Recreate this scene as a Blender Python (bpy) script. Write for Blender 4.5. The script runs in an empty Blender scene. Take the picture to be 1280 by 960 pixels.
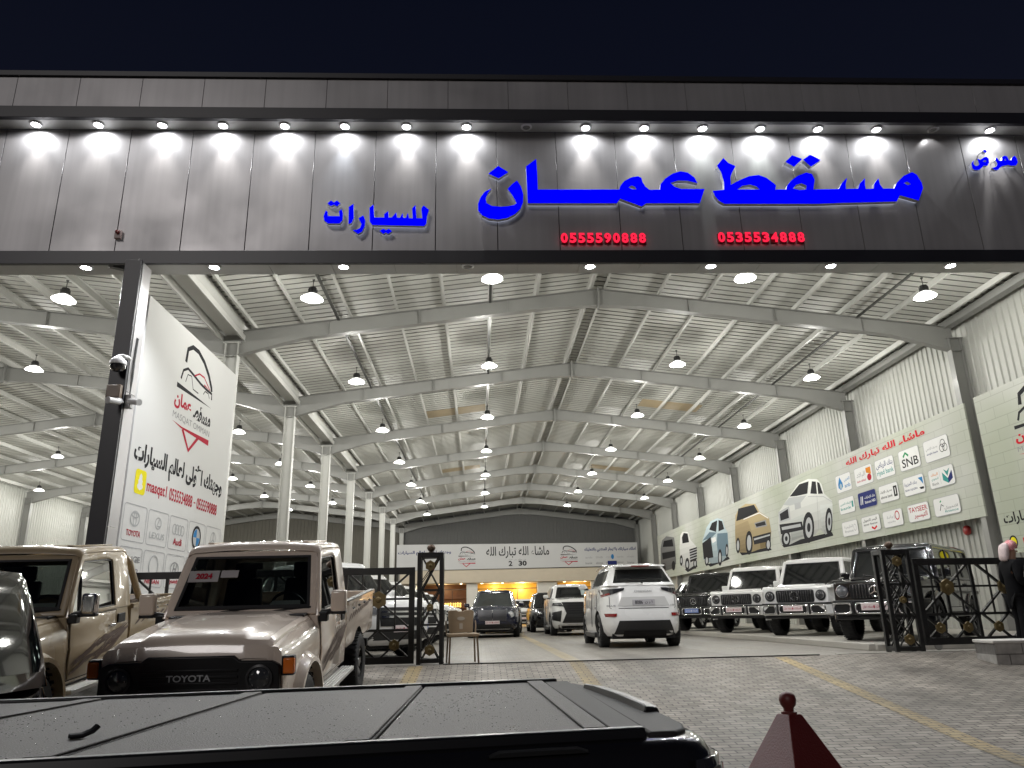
import bpy, bmesh, math, random, unicodedata
from mathutils import Vector, Matrix, Euler
random.seed(7)
R = math.radians
scene = bpy.context.scene
COL = scene.collection

# ------------------------------------------------------------------ camera, world, exposure
FLOOR = 0.0                       # showroom floor level; the camera stands lower down the ramp
CAMZ = 0.78
CR = Vector((0.99898931, -0.03945056, -0.02154078))
CU = Vector((0.00898751, -0.29423849, 0.95568977))
CF = Vector((0.04404062, 0.95491746, 0.29358655))
cd = bpy.data.cameras.new('camera')
cam = bpy.data.objects.new('camera', cd); COL.objects.link(cam)
cam.matrix_world = Matrix(((CR.x, CU.x, -CF.x, 0), (CR.y, CU.y, -CF.y, 0), (CR.z, CU.z, -CF.z, CAMZ), (0, 0, 0, 1)))
cd.sensor_width = 36; cd.lens = 36 * 940.13 / 1280; cd.clip_start = .05; cd.clip_end = 900
scene.camera = cam

W = bpy.data.worlds.new('World'); scene.world = W; W.use_nodes = True
wn = W.node_tree.nodes; wl = W.node_tree.links
bg = wn['Background']
# clear night sky: nearly black navy, a touch lighter towards the town on the horizon
tc = wn.new('ShaderNodeTexCoord'); sx = wn.new('ShaderNodeSeparateXYZ'); cr = wn.new('ShaderNodeValToRGB')
wl.new(tc.outputs['Generated'], sx.inputs[0]); wl.new(sx.outputs['Z'], cr.inputs[0]); wl.new(cr.outputs[0], bg.inputs[0])
cr.color_ramp.elements[0].position = 0.0; cr.color_ramp.elements[0].color = (.0075, .0088, .016, 1)
cr.color_ramp.elements[1].position = 0.8; cr.color_ramp.elements[1].color = (.0022, .0030, .0078, 1)
bg.inputs[1].default_value = 1.0

fill_sun = bpy.data.lights.new('street_fill', 'SUN'); fill_sun.energy = .42; fill_sun.angle = R(14); fill_sun.color = (1, .95, .93)  # added soft sun standing in for unseen street light behind the camera
mo = bpy.data.objects.new('street_fill', fill_sun); COL.objects.link(mo); mo.rotation_euler = Vector((.35, .86, -.40)).to_track_quat('-Z', 'Y').to_euler()
scene.view_settings.view_transform = 'Standard'; scene.view_settings.look = 'None'
scene.view_settings.gamma = 1.0; scene.view_settings.exposure = 0.16
scene.render.engine = 'CYCLES'
cy = scene.cycles
cy.use_denoising = True
try: cy.denoiser = 'OPENIMAGEDENOISE'
except Exception: pass
cy.max_bounces = 7; cy.diffuse_bounces = 4; cy.glossy_bounces = 4; cy.transmission_bounces = 5; cy.transparent_max_bounces = 10
cy.caustics_reflective = False; cy.caustics_refractive = False; cy.sample_clamp_indirect = 6.0
cy.use_light_tree = True

BAY_W = 265.0          # power of each high bay lamp
SPOT_W = 42.0          # sign downlights
SOFF_W = 340.0          # soffit downlights over the entrance

# ------------------------------------------------------------------ pixel -> place (photo pixels of 1280x960 on a known plane)
def ray(x, y): return CF + CR * ((x - 640) / 940.13) + CU * ((480 - y) / 940.13)
def onY(x, y, d): q = ray(x, y); p = q * (d / q.y); p.z += CAMZ; return p
def onX(x, y, d): q = ray(x, y); p = q * (d / q.x); p.z += CAMZ; return p
def onZ(x, y, z): q = ray(x, y); p = q * ((z - CAMZ) / q.z); p.z += CAMZ; return p

def ground(y):          # height of the ground: level hall, ramp down to the street
    if y >= 13.6: return 0.0
    if y >= 8: return -.10 * (13.6 - y)
    if y >= 3: return -.56 - .06 * (8 - y)
    return -.86

# ------------------------------------------------------------------ materials
MATS = {}
def mat(name, col, rough=.5, metal=0., coat=0., emit=0., ecol=None, alpha=1., trans=0., spec=None,
        var=0., vscale=3., bump=0., bscale=40., rvar=0., sheen=0.):
    if name in MATS: return MATS[name]
    m = bpy.data.materials.new(name); m.use_nodes = True
    nt = m.node_tree; b = nt.nodes['Principled BSDF']
    b.inputs['Base Color'].default_value = (*col, 1); b.inputs['Roughness'].default_value = rough
    b.inputs['Metallic'].default_value = metal; b.inputs['Coat Weight'].default_value = coat
    b.inputs['Coat Roughness'].default_value = .04
    b.inputs['Alpha'].default_value = alpha; b.inputs['Transmission Weight'].default_value = trans
    if spec is not None: b.inputs['Specular IOR Level'].default_value = spec
    if emit:
        b.inputs['Emission Color'].default_value = (*(ecol or col), 1); b.inputs['Emission Strength'].default_value = emit
    if var or bump or rvar:
        t = nt.nodes.new('ShaderNodeTexCoord')
        n = nt.nodes.new('ShaderNodeTexNoise'); n.inputs['Scale'].default_value = vscale; n.inputs['Detail'].default_value = 6
        nt.links.new(t.outputs['Object'], n.inputs['Vector'])
        if var:
            mx = nt.nodes.new('ShaderNodeMix'); mx.data_type = 'RGBA'
            mx.inputs[6].default_value = (*[max(0, c * (1 - var)) for c in col], 1)
            mx.inputs[7].default_value = (*[min(1, c * (1 + var * .6)) for c in col], 1)
            nt.links.new(n.outputs['Fac'], mx.inputs[0]); nt.links.new(mx.outputs[2], b.inputs['Base Color'])
        if rvar:
            mr = nt.nodes.new('ShaderNodeMapRange'); mr.inputs[3].default_value = max(.02, rough - rvar); mr.inputs[4].default_value = min(1, rough + rvar)
            mr.inputs[1].default_value = .3; mr.inputs[2].default_value = .7
            nt.links.new(n.outputs['Fac'], mr.inputs[0]); nt.links.new(mr.outputs[0], b.inputs['Roughness'])
        if bump:
            n2 = nt.nodes.new('ShaderNodeTexNoise'); n2.inputs['Scale'].default_value = bscale; n2.inputs['Detail'].default_value = 4
            nt.links.new(t.outputs['Object'], n2.inputs['Vector'])
            bp = nt.nodes.new('ShaderNodeBump'); bp.inputs['Strength'].default_value = bump; bp.inputs['Distance'].default_value = .02
            nt.links.new(n2.outputs['Fac'], bp.inputs['Height']); nt.links.new(bp.outputs[0], b.inputs['Normal'])
    MATS[name] = m
    return m
def paint(name, col, rough=.28): return mat(name, col, rough, coat=.9, var=.06, vscale=1.3, rvar=.07)
def glow(name, col, s):            # a surface that gives off light
    if name in MATS: return MATS[name]
    m = bpy.data.materials.new(name); m.use_nodes = True
    nt = m.node_tree; nt.nodes.clear()
    e = nt.nodes.new('ShaderNodeEmission'); o = nt.nodes.new('ShaderNodeOutputMaterial')
    e.inputs[0].default_value = (*col, 1); e.inputs[1].default_value = s
    nt.links.new(e.outputs[0], o.inputs[0]); MATS[name] = m
    return m

# ------------------------------------------------------------------ mesh builder
class MB:
    def __init__(s): s.v = []; s.f = []; s.k = []; s.m = 0
    def add(s, vs, fs, T=None):
        o = len(s.v)
        s.v += [tuple(T @ Vector(p)) if T is not None else tuple(p) for p in vs]
        s.f += [tuple(o + i for i in f) for f in fs]; s.k += [s.m] * len(fs)
        return s
    def box(s, c, d, T=None):
        x, y, z = c; a, b, e = d[0] / 2, d[1] / 2, d[2] / 2
        vs = [(x + i * a, y + j * b, z + k * e) for i in (-1, 1) for j in (-1, 1) for k in (-1, 1)]
        return s.add(vs, [(0, 1, 3, 2), (4, 6, 7, 5), (0, 4, 5, 1), (2, 3, 7, 6), (0, 2, 6, 4), (1, 5, 7, 3)], T)
    def quad(s, *p): return s.add(p, [tuple(range(len(p)))])
    def hexa(s, b, t):                                  # bottom 4, top 4
        return s.add(list(b) + list(t), [(3, 2, 1, 0), (4, 5, 6, 7)] + [(i, (i + 1) % 4, 4 + (i + 1) % 4, 4 + i) for i in range(4)])
    def prism(s, poly, fn, d0, d1, caps=(1, 1)):         # fn(u, v, depth) -> 3d
        n = len(poly)
        vs = [fn(u, v, d0) for u, v in poly] + [fn(u, v, d1) for u, v in poly]
        fs = [(i, (i + 1) % n, n + (i + 1) % n, n + i) for i in range(n)]
        if caps[0]: fs.append(tuple(range(n - 1, -1, -1)))
        if caps[1]: fs.append(tuple(range(n, 2 * n)))
        return s.add(vs, fs)
    def bar(s, a, b, w, h, up=(0, 0, 1)):                # rectangular bar between two points
        a, b = Vector(a), Vector(b); d = (b - a).normalized(); u = Vector(up)
        if abs(d.dot(u)) > .99: u = Vector((0, 1, 0))
        r = d.cross(u).normalized(); u = r.cross(d)
        c = [(-w / 2, -h / 2), (w / 2, -h / 2), (w / 2, h / 2), (-w / 2, h / 2)]
        return s.hexa([a + r * i + u * j for i, j in c], [b + r * i + u * j for i, j in c])
    def tube(s, pts, r, n=8, closed=False, r2=None):
        pts = [Vector(p) for p in pts]; m = len(pts); vs = []; prev = None
        for i, p in enumerate(pts):
            a = pts[i - 1] if i or closed else p; b = pts[(i + 1) % m] if i < m - 1 or closed else p
            d = (b - a).normalized()
            if prev is None:
                u = Vector((0, 0, 1)) if abs(d.z) < .9 else Vector((1, 0, 0)); u = (u - d * u.dot(d)).normalized()
            else: u = (prev - d * prev.dot(d)).normalized()
            prev = u; w = d.cross(u); rr = r if r2 is None else r + (r2 - r) * i / (m - 1)
            vs += [p + (u * math.cos(2 * math.pi * k / n) + w * math.sin(2 * math.pi * k / n)) * rr for k in range(n)]
        fs = []
        for i in range(m if closed else m - 1):
            j = (i + 1) % m
            fs += [(i * n + k, i * n + (k + 1) % n, j * n + (k + 1) % n, j * n + k) for k in range(n)]
        if not closed: fs += [tuple(range(n - 1, -1, -1)), tuple(range((m - 1) * n, m * n))]
        return s.add(vs, fs)
    def lathe(s, prof, o=(0, 0, 0), ax=(0, 0, 1), n=24, caps=True):  # prof: (radius, height)
        ax = Vector(ax).normalized(); u = Vector((1, 0, 0)) if abs(ax.x) < .9 else Vector((0, 1, 0))
        u = (u - ax * u.dot(ax)).normalized(); w = ax.cross(u); o = Vector(o); vs = []
        for r, h in prof:
            vs += [o + ax * h + (u * math.cos(2 * math.pi * k / n) + w * math.sin(2 * math.pi * k / n)) * max(r, 1e-5) for k in range(n)]
        m = len(prof)
        fs = [(i * n + k, i * n + (k + 1) % n, (i + 1) * n + (k + 1) % n, (i + 1) * n + k) for i in range(m - 1) for k in range(n)]
        if caps: fs += [tuple(range(n - 1, -1, -1)), tuple(range((m - 1) * n, m * n))]
        return s.add(vs, fs)
    def ringpanel(s, outer, inner):
        n = len(outer)
        return s.add(list(outer) + list(inner), [(i, (i + 1) % n, n + (i + 1) % n, n + i) for i in range(n)])
    def rings(s, rs, cap0=True, cap1=True):
        n = len(rs[0]); vs = [p for r in rs for p in r]
        fs = [(i * n + k, i * n + (k + 1) % n, (i + 1) * n + (k + 1) % n, (i + 1) * n + k) for i in range(len(rs) - 1) for k in range(n)]
        if cap0: fs.append(tuple(range(n - 1, -1, -1)))
        if cap1: fs.append(tuple(range((len(rs) - 1) * n, len(rs) * n)))
        return s.add(vs, fs)
    def grid(s, P):                                       # P[i][j]
        a, b = len(P), len(P[0])
        return s.add([p for r in P for p in r], [(i * b + j, i * b + j + 1, (i + 1) * b + j + 1, (i + 1) * b + j) for i in range(a - 1) for j in range(b - 1)])
    def build(s, name, mats, parent=None, bevel=0., seg=2, smooth=35, solid=0., off=-1, sub=0, fix=False):
        me = bpy.data.meshes.new(name); me.from_pydata([tuple(p) for p in s.v], [], s.f)
        if not isinstance(mats, (list, tuple)): mats = [mats]
        for m in mats: me.materials.append(m)
        me.polygons.foreach_set('material_index', s.k)
        if fix:
            bm = bmesh.new(); bm.from_mesh(me); bmesh.ops.recalc_face_normals(bm, faces=bm.faces); bm.to_mesh(me); bm.free()
        if smooth:
            me.polygons.foreach_set('use_smooth', [True] * len(me.polygons)); me.set_sharp_from_angle(angle=R(smooth))
        me.update()
        o = bpy.data.objects.new(name, me); COL.objects.link(o)
        if parent is not None: o.parent = parent
        if solid:
            q = o.modifiers.new('s', 'SOLIDIFY'); q.thickness = solid; q.offset = off
        if sub:
            q = o.modifiers.new('u', 'SUBSURF'); q.levels = sub; q.render_levels = sub
        if bevel:
            q = o.modifiers.new('b', 'BEVEL'); q.width = bevel; q.segments = seg; q.limit_method = 'ANGLE'; q.angle_limit = R(40)
            q.harden_normals = False
        return o

def tag(o, label=None, cat=None, group=None, kind=None):
    if label: o['label'] = label
    if cat: o['category'] = cat
    if group: o['group'] = group
    if kind: o['kind'] = kind
    return o
def thing(name, label, cat, loc=(0, 0, 0), rz=0., group=None, rot=None):
    o = bpy.data.objects.new(name, None); COL.objects.link(o); o.empty_display_size = .2
    o.location = loc; o.rotation_euler = rot if rot else (0, 0, rz)
    return tag(o, label, cat, group)
def copy_tree(o, parent=None):
    c = o.copy(); COL.objects.link(c)
    if parent is not None: c.parent = parent
    for ch in list(o.children): copy_tree(ch, c)
    return c

# ------------------------------------------------------------------ lettering
FORMS = {}
for _c in list(range(0xFB50, 0xFC00)) + list(range(0xFE70, 0xFEFD)):
    _d = unicodedata.decomposition(chr(_c)).split()
    if _d and _d[0] in ('<isolated>', '<final>', '<initial>', '<medial>'):
        FORMS.setdefault(''.join(chr(int(x, 16)) for x in _d[1:]), {})[_d[0][1:-1]] = chr(_c)
def arabic(t):
    L = []; i = 0
    while i < len(t):
        if t[i] == 'ل' and t[i:i + 2] in FORMS and len(t[i:i + 2]) == 2: L.append(t[i:i + 2]); i += 2
        else: L.append(t[i]); i += 1
    ok = lambda g, k: g in FORMS and k in FORMS[g]
    out = []
    for k, g in enumerate(L):
        if g not in FORMS: out.append(g); continue
        pv = k > 0 and ok(L[k - 1], 'initial') and ok(g, 'final')
        nx = k < len(L) - 1 and ok(g, 'initial') and ok(L[k + 1], 'final')
        out.append(FORMS[g].get('medial' if pv and nx else 'final' if pv else 'initial' if nx else 'isolated', g))
    return ''.join(reversed(out))
TXT = {}
def text_mesh(t, bold=0., depth=0.):
    key = (t, bold, depth)
    if key in TXT: return TXT[key]
    body = arabic(t) if any('\u0600' <= c <= '\u06ff' for c in t) else t
    c = bpy.data.curves.new('lettering', 'FONT'); c.body = body; c.size = 1; c.offset = bold; c.resolution_u = 3; c.extrude = depth
    o = bpy.data.objects.new('lettering', c); COL.objects.link(o)
    dg = bpy.context.evaluated_depsgraph_get(); me = o.evaluated_get(dg).to_mesh()
    vs = [v.co.copy() for v in me.vertices]; fs = [tuple(p.vertices) for p in me.polygons]
    o.evaluated_get(dg).to_mesh_clear(); bpy.data.objects.remove(o); bpy.data.curves.remove(c)
    # islands are stepped by a hair so joined letters never share a plane
    par = list(range(len(vs)))
    def find(a):
        while par[a] != a: par[a] = par[par[a]]; a = par[a]
        return a
    for f in fs:
        for q in f[1:]: par[find(q)] = find(f[0])
    ids = {}
    isl = [ids.setdefault(find(i), len(ids)) for i in range(len(vs))]
    x0 = min(v.x for v in vs); x1 = max(v.x for v in vs); y0 = min(v.y for v in vs); y1 = max(v.y for v in vs)
    TXT[key] = (vs, fs, isl, x0, x1, y0, y1)
    return TXT[key]
def put_text(mb, t, fn, x0, x1, y0, y1, bold=0., lift=.0, step=.0004):
    """fit the text into the box x0..x1, y0..y1 of the flat surface fn(u, v, lift)"""
    vs, fs, isl, a, b, c, d = text_mesh(t, bold)
    mb.add([fn(x0 + (v.x - a) / (b - a) * (x1 - x0), y0 + (v.y - c) / (d - c) * (y1 - y0), lift + step * (isl[i] % 5)) for i, v in enumerate(vs)], fs)
def rrect(x0, y0, x1, y1, r, n=4):
    p = []
    for cx, cy_, a in ((x1 - r, y1 - r, 0), (x0 + r, y1 - r, 90), (x0 + r, y0 + r, 180), (x1 - r, y0 + r, 270)):
        p += [(cx + r * math.cos(R(a + 90 * k / n)), cy_ + r * math.sin(R(a + 90 * k / n))) for k in range(n + 1)]
    return p
def flat(mb, poly, fn, lift): mb.add([fn(u, v, lift) for u, v in poly], [tuple(range(len(poly)))])
def flatring(mb, poly, poly2, fn, lift):
    n = len(poly); mb.add([fn(u, v, lift) for u, v in poly] + [fn(u, v, lift) for u, v in poly2], [(i, (i + 1) % n, n + (i + 1) % n, n + i) for i in range(n)])
def ell(cx, cy_, a, b, n=24): return [(cx + a * math.cos(2 * math.pi * k / n), cy_ + b * math.sin(2 * math.pi * k / n)) for k in range(n)]
def stroke(mb, pts, w, fn, lift, closed=False):           # a painted line of width w
    n = len(pts); L, Rr = [], []
    for i, p in enumerate(pts):
        a = pts[i - 1] if i or closed else p; b = pts[(i + 1) % n] if i < n - 1 or closed else p
        dx, dy = b[0] - a[0], b[1] - a[1]; l = math.hypot(dx, dy) or 1
        L.append((p[0] - dy / l * w / 2, p[1] + dx / l * w / 2)); Rr.append((p[0] + dy / l * w / 2, p[1] - dx / l * w / 2))
    mb.add([fn(u, v, lift) for u, v in L + Rr], [(i, (i + 1) % n, n + (i + 1) % n, n + i) for i in range(n if closed else n - 1)])
# ================================================================== SETTING
def paver(name, c1, c2, mortar, rough, bw=.2, rh=.1, bump=.5, stain=.35, spec=.4, ms=.005):
    m = bpy.data.materials.new(name); m.use_nodes = True; nt = m.node_tree; b = nt.nodes['Principled BSDF']; ln = nt.links.new
    t = nt.nodes.new('ShaderNodeTexCoord'); br = nt.nodes.new('ShaderNodeTexBrick')
    br.inputs['Scale'].default_value = 1; br.inputs['Brick Width'].default_value = bw; br.inputs['Row Height'].default_value = rh
    br.inputs['Mortar Size'].default_value = ms; br.inputs['Mortar Smooth'].default_value = .3; br.inputs['Bias'].default_value = 0
    br.inputs['Color1'].default_value = (*c1, 1); br.inputs['Color2'].default_value = (*c2, 1); br.inputs['Mortar'].default_value = (*mortar, 1)
    ln(t.outputs['Object'], br.inputs['Vector'])
    n = nt.nodes.new('ShaderNodeTexNoise'); n.inputs['Scale'].default_value = .55; n.inputs['Detail'].default_value = 8; n.inputs['Roughness'].default_value = .65
    ln(t.outputs['Object'], n.inputs['Vector'])
    n2 = nt.nodes.new('ShaderNodeTexNoise'); n2.inputs['Scale'].default_value = 9; n2.inputs['Detail'].default_value = 5
    ln(t.outputs['Object'], n2.inputs['Vector'])
    mr = nt.nodes.new('ShaderNodeMapRange'); mr.inputs[1].default_value = .3; mr.inputs[2].default_value = .7; mr.inputs[3].default_value = 1 - stain; mr.inputs[4].default_value = 1.12
    ln(n.outputs['Fac'], mr.inputs[0])
    mr2 = nt.nodes.new('ShaderNodeMapRange'); mr2.inputs[1].default_value = .3; mr2.inputs[2].default_value = .7; mr2.inputs[3].default_value = .82; mr2.inputs[4].default_value = 1.1
    ln(n2.outputs['Fac'], mr2.inputs[0])
    mu = nt.nodes.new('ShaderNodeMath'); mu.operation = 'MULTIPLY'; ln(mr.outputs[0], mu.inputs[0]); ln(mr2.outputs[0], mu.inputs[1])
    vm = nt.nodes.new('ShaderNodeVectorMath'); vm.operation = 'SCALE'; ln(br.outputs['Color'], vm.inputs[0]); ln(mu.outputs[0], vm.inputs['Scale'])
    mp = nt.nodes.new('ShaderNodeMapping'); mp.inputs['Scale'].default_value = (1.7, .10, 1); n4 = nt.nodes.new('ShaderNodeTexNoise'); n4.inputs['Scale'].default_value = 1.0; n4.inputs['Detail'].default_value = 5
    ln(t.outputs['Object'], mp.inputs[0]); ln(mp.outputs[0], n4.inputs['Vector'])
    m4 = nt.nodes.new('ShaderNodeMapRange'); m4.inputs[1].default_value = .38; m4.inputs[2].default_value = .60; m4.inputs[3].default_value = 1 - stain * .55; m4.inputs[4].default_value = 1.06; ln(n4.outputs['Fac'], m4.inputs[0])
    v4 = nt.nodes.new('ShaderNodeVectorMath'); v4.operation = 'SCALE'; ln(vm.outputs[0], v4.inputs[0]); ln(m4.outputs[0], v4.inputs['Scale'])
    ln(v4.outputs[0], b.inputs['Base Color'])
    rr = nt.nodes.new('ShaderNodeMapRange'); rr.inputs[1].default_value = .3; rr.inputs[2].default_value = .7; rr.inputs[3].default_value = rough - .12; rr.inputs[4].default_value = rough + .12
    ln(n.outputs['Fac'], rr.inputs[0]); ln(rr.outputs[0], b.inputs['Roughness']); b.inputs['Specular IOR Level'].default_value = spec
    ad = nt.nodes.new('ShaderNodeMath'); ad.operation = 'MULTIPLY_ADD'; ad.inputs[1].default_value = .25
    ln(n2.outputs['Fac'], ad.inputs[0]); inv = nt.nodes.new('ShaderNodeMath'); inv.operation = 'SUBTRACT'; inv.inputs[0].default_value = 1
    ln(br.outputs['Fac'], inv.inputs[1]); ln(inv.outputs[0], ad.inputs[2])
    bp = nt.nodes.new('ShaderNodeBump'); bp.inputs['Strength'].default_value = bump; bp.inputs['Distance'].default_value = .006
    ln(ad.outputs[0], bp.inputs['Height']); ln(bp.outputs[0], b.inputs['Normal'])
    return m
m_pave = paver('grey pavers', (.205, .180, .152), (.345, .308, .264), (.020, .018, .016), .55, stain=.5, ms=.0075, bump=.8)
m_floor = paver('hall pavers', (.25, .232, .205), (.30, .278, .245), (.14, .13, .115), .50, bump=.2, stain=.38, ms=.004)
m_yel = paver('yellow pavers', (.36, .27, .135), (.42, .325, .17), (.04, .035, .025), .55, stain=.6, ms=.0075)
m_yel2 = paver('worn yellow pavers', (.38, .30, .17), (.42, .34, .20), (.2, .17, .12), .45, stain=.4, bump=.12)
m_apron = mat('apron concrete', (.40, .38, .34), .5, var=.18, vscale=1.2, bump=.1)
m_dirt = mat('street asphalt', (.05, .05, .05), .9, var=.2)

g = MB()
xs = [-400, 400]
g.quad((-400, -300, -1.0), (400, -300, -1.0), (400, 600, -1.0), (-400, 600, -1.0))
tag(g.build('ground', m_dirt, smooth=0), kind='structure')
p = MB(); ys = [-25, 0, 3, 8, 13.6]
p.grid([[(x, y, ground(y)) for x in (-60, 0, 60)] for y in ys]); p.quad((-60, -25, -1), (60, -25, -1), (60, -25, -.86), (-60, -25, -.86))
tag(p.build('forecourt_paving', m_pave, smooth=0), kind='structure')
p = MB(); p.quad((-60, 13.6, 0), (60, 13.6, 0), (60, 68, 0), (-60, 68, 0)); p.quad((-60, 68, -1), (60, 68, -1), (60, 68, 0), (-60, 68, 0))
tag(p.build('showroom_floor', m_floor, smooth=0), kind='structure')
def strip(name, pts, w, m, lift):
    b = MB(); n = len(pts)
    b.grid([[(x - w / 2, y, ground(y) + lift) for x, y in pts], [(x + w / 2, y, ground(y) + lift) for x, y in pts]])
    return tag(b.build(name, m, smooth=0), kind='structure')
strip('painted_line', [(5.12, 13.5), (4.95, 8), (4.75, 3), (4.6, -2)], .22, m_yel, .004)
strip('painted_line', [(1.6, 13.55), (1.6, 8), (1.6, 3)], .24, m_yel, .004)
strip('painted_line', [(-1.1, 13.5), (-1.1, 8), (-1.1, 3)], .24, m_yel, .004)
strip('painted_line', [(1.6, 13.7), (1.6, 40)], .26, m_yel2, .004)
b = MB(); b.box((2.6, 13.62, .006), (6.5, .05, .02)); b.build('gate_track', mat('track steel', (.03, .03, .03), .5, .6), smooth=0)['kind'] = 'structure'
b = MB(); b.box((10.9, 13.72, .004), (9.4, .12, .02)); tag(b.build('threshold', mat('pale kerb', (.42, .40, .36), .7, var=.15), smooth=0), kind='structure')
b = MB(); b.quad((7.36, 14.6, .12), (13.9, 14.6, .12), (13.9, 66, .12), (7.36, 66, .12)); tag(b.build('parking_apron', m_apron, smooth=0), kind='structure')
b = MB(); b.box((7.30, 40.3, .06), (.14, 51.4, .124)); b.box((10.6, 14.56, .058), (6.5, .1, .118)); tag(b.build('kerb', MATS['pale kerb'], bevel=.012), kind='structure')

# ================================================================== THE HALL
m_roof = mat('white roof sheet', (.54, .54, .50), .62, var=.10, vscale=.6)
m_rib_shade = mat('roof rib shade', (.20, .20, .18), .7)  # darker tone that paints the shade inside the rib grooves
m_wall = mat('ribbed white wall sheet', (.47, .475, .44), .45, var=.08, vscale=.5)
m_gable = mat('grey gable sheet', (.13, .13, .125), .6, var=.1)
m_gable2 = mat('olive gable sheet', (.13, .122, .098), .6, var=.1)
m_steel = mat('painted grey steel', (.28, .28, .265), .45, var=.14, vscale=1.5, rvar=.1)
m_steel2 = mat('light grey steel', (.60, .60, .57), .42, var=.08, vscale=1.2)
m_purl = mat('galvanised purlin', (.56, .56, .53), .5, .0, var=.12)
m_acp = mat('grey composite panel', (.40, .39, .395), .36, .25, var=.10, vscale=.9, rvar=.08)
nt = m_acp.node_tree; pb = nt.nodes['Principled BSDF']; t_ = nt.nodes.new('ShaderNodeTexCoord'); mp_ = nt.nodes.new('ShaderNodeMapping'); mp_.inputs['Scale'].default_value = (7, 1, .25); n_ = nt.nodes.new('ShaderNodeTexNoise'); n_.inputs['Scale'].default_value = 1; n_.inputs['Detail'].default_value = 5
r_ = nt.nodes.new('ShaderNodeMapRange'); r_.inputs[1].default_value = .35; r_.inputs[2].default_value = .62; r_.inputs[3].default_value = .93; r_.inputs[4].default_value = 1.02; v_ = nt.nodes.new('ShaderNodeVectorMath'); v_.operation = 'SCALE'
l_ = pb.inputs['Base Color'].links[0].from_socket; nt.links.new(t_.outputs['Object'], mp_.inputs[0]); nt.links.new(mp_.outputs[0], n_.inputs['Vector']); nt.links.new(n_.outputs['Fac'], r_.inputs[0]); nt.links.new(l_, v_.inputs[0]); nt.links.new(r_.outputs[0], v_.inputs['Scale']); nt.links.new(v_.outputs[0], pb.inputs['Base Color'])
m_acp2 = mat('charcoal composite panel', (.020, .020, .026), .4, var=.15)
m_sof = mat('soffit panel', (.42, .42, .41), .4, .2, var=.05)
m_gap = mat('panel joint', (.008, .008, .008), .9)
BAY = 6.6; D1 = 19.78; XL = -6.76; XR = 13.63; XM = (XL + XR) / 2; HALF = (XR - XL) / 2
XLL = XL - 2 * HALF; XLM = XL - HALF
ZE, ZR = 8.22, 9.47; SL = (ZR - ZE) / HALF
frames = [D1 + BAY * i for i in range(0, 8)]
YB = frames[-1] + .35
def zc(x):                                # rafter centre line
    d = min(abs(x - XL), abs(x - XR), abs(x - XLL)); return ZE + SL * min(d, HALF)
hall = thing('showroom_building', 'wide steel framed car showroom hall with grey sign fascia, open front and ribbed white roof', 'building')

def ridge_half(xe, xm):                   # one rafter half as web + flanges, drawn in x,z
    sg = 1 if xm > xe else -1; L = abs(xm - xe)
    st = [0, .9, 1.9, L - 1.3, L - .001]
    drop = [.52, .38, .22, .20, .30]
    top = [(xe + sg * s, ZE + SL * s + .20) for s in st]; bot = [(xe + sg * s, ZE + SL * s - d) for s, d in zip(st, drop)]
    return top, bot
for y in frames:
    for xe1, xm, xe2 in ((XL, XM, XR), (XL, XLM, XLL)):
        b = MB()
        for xe in (xe1, xe2):
            top, bot = ridge_half(xe, xm)
            b.prism(top + bot[::-1], lambda u, v, d: (u, d, v), y - .007, y + .007)
            for line, dz in ((top, .009), (bot, -.009)):
                b.grid([[(u, y - .11, v + dz) for u, v in line], [(u, y + .11, v + dz) for u, v in line]])
                b.grid([[(u, y + .11, v) for u, v in line], [(u, y - .11, v) for u, v in line]])
                b.grid([[(u, y - .11, v + dz) for u, v in line], [(u, y - .11, v) for u, v in line]])
            for s in (2.6, 5.1, 7.6):                                  # web stiffeners
                x = xe + (1 if xm > xe else -1) * s; b.box((x, y, ZE + SL * s), (.012, .19, .42))
        b.box((xm, y, ZR - .06), (.05, .24, .62)); b.box((xm - .6, y - .008, ZR - .26), (.3, .012, .05))
        b.build('rafter', m_steel, hall, smooth=0)
def column(x, y, base, m, w=.34, fl=.22):
    b = MB(); h = ZE - .1
    b.box((x, y, (h + base) / 2), (w, .012, h - base)); b.box((x - w / 2, y, (h + base) / 2), (.018, fl, h - base)); b.box((x + w / 2, y, (h + base) / 2), (.018, fl, h - base))
    b.box((x, y, base + .02), (w + .14, fl + .1, .035)); b.box((x, y, 7.72), (w, fl - .02, .014)); b.box((x, y, 8.1), (w + .12, fl, .02))
    return b.build('column', m, hall, smooth=0)
for y in frames: column(XL, y, 0, m_steel2)
for y in frames: column(XR - .0, y, 0, m_steel)
for y in frames[1:]: column(XLL + .2, y, 0, m_steel)
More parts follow.
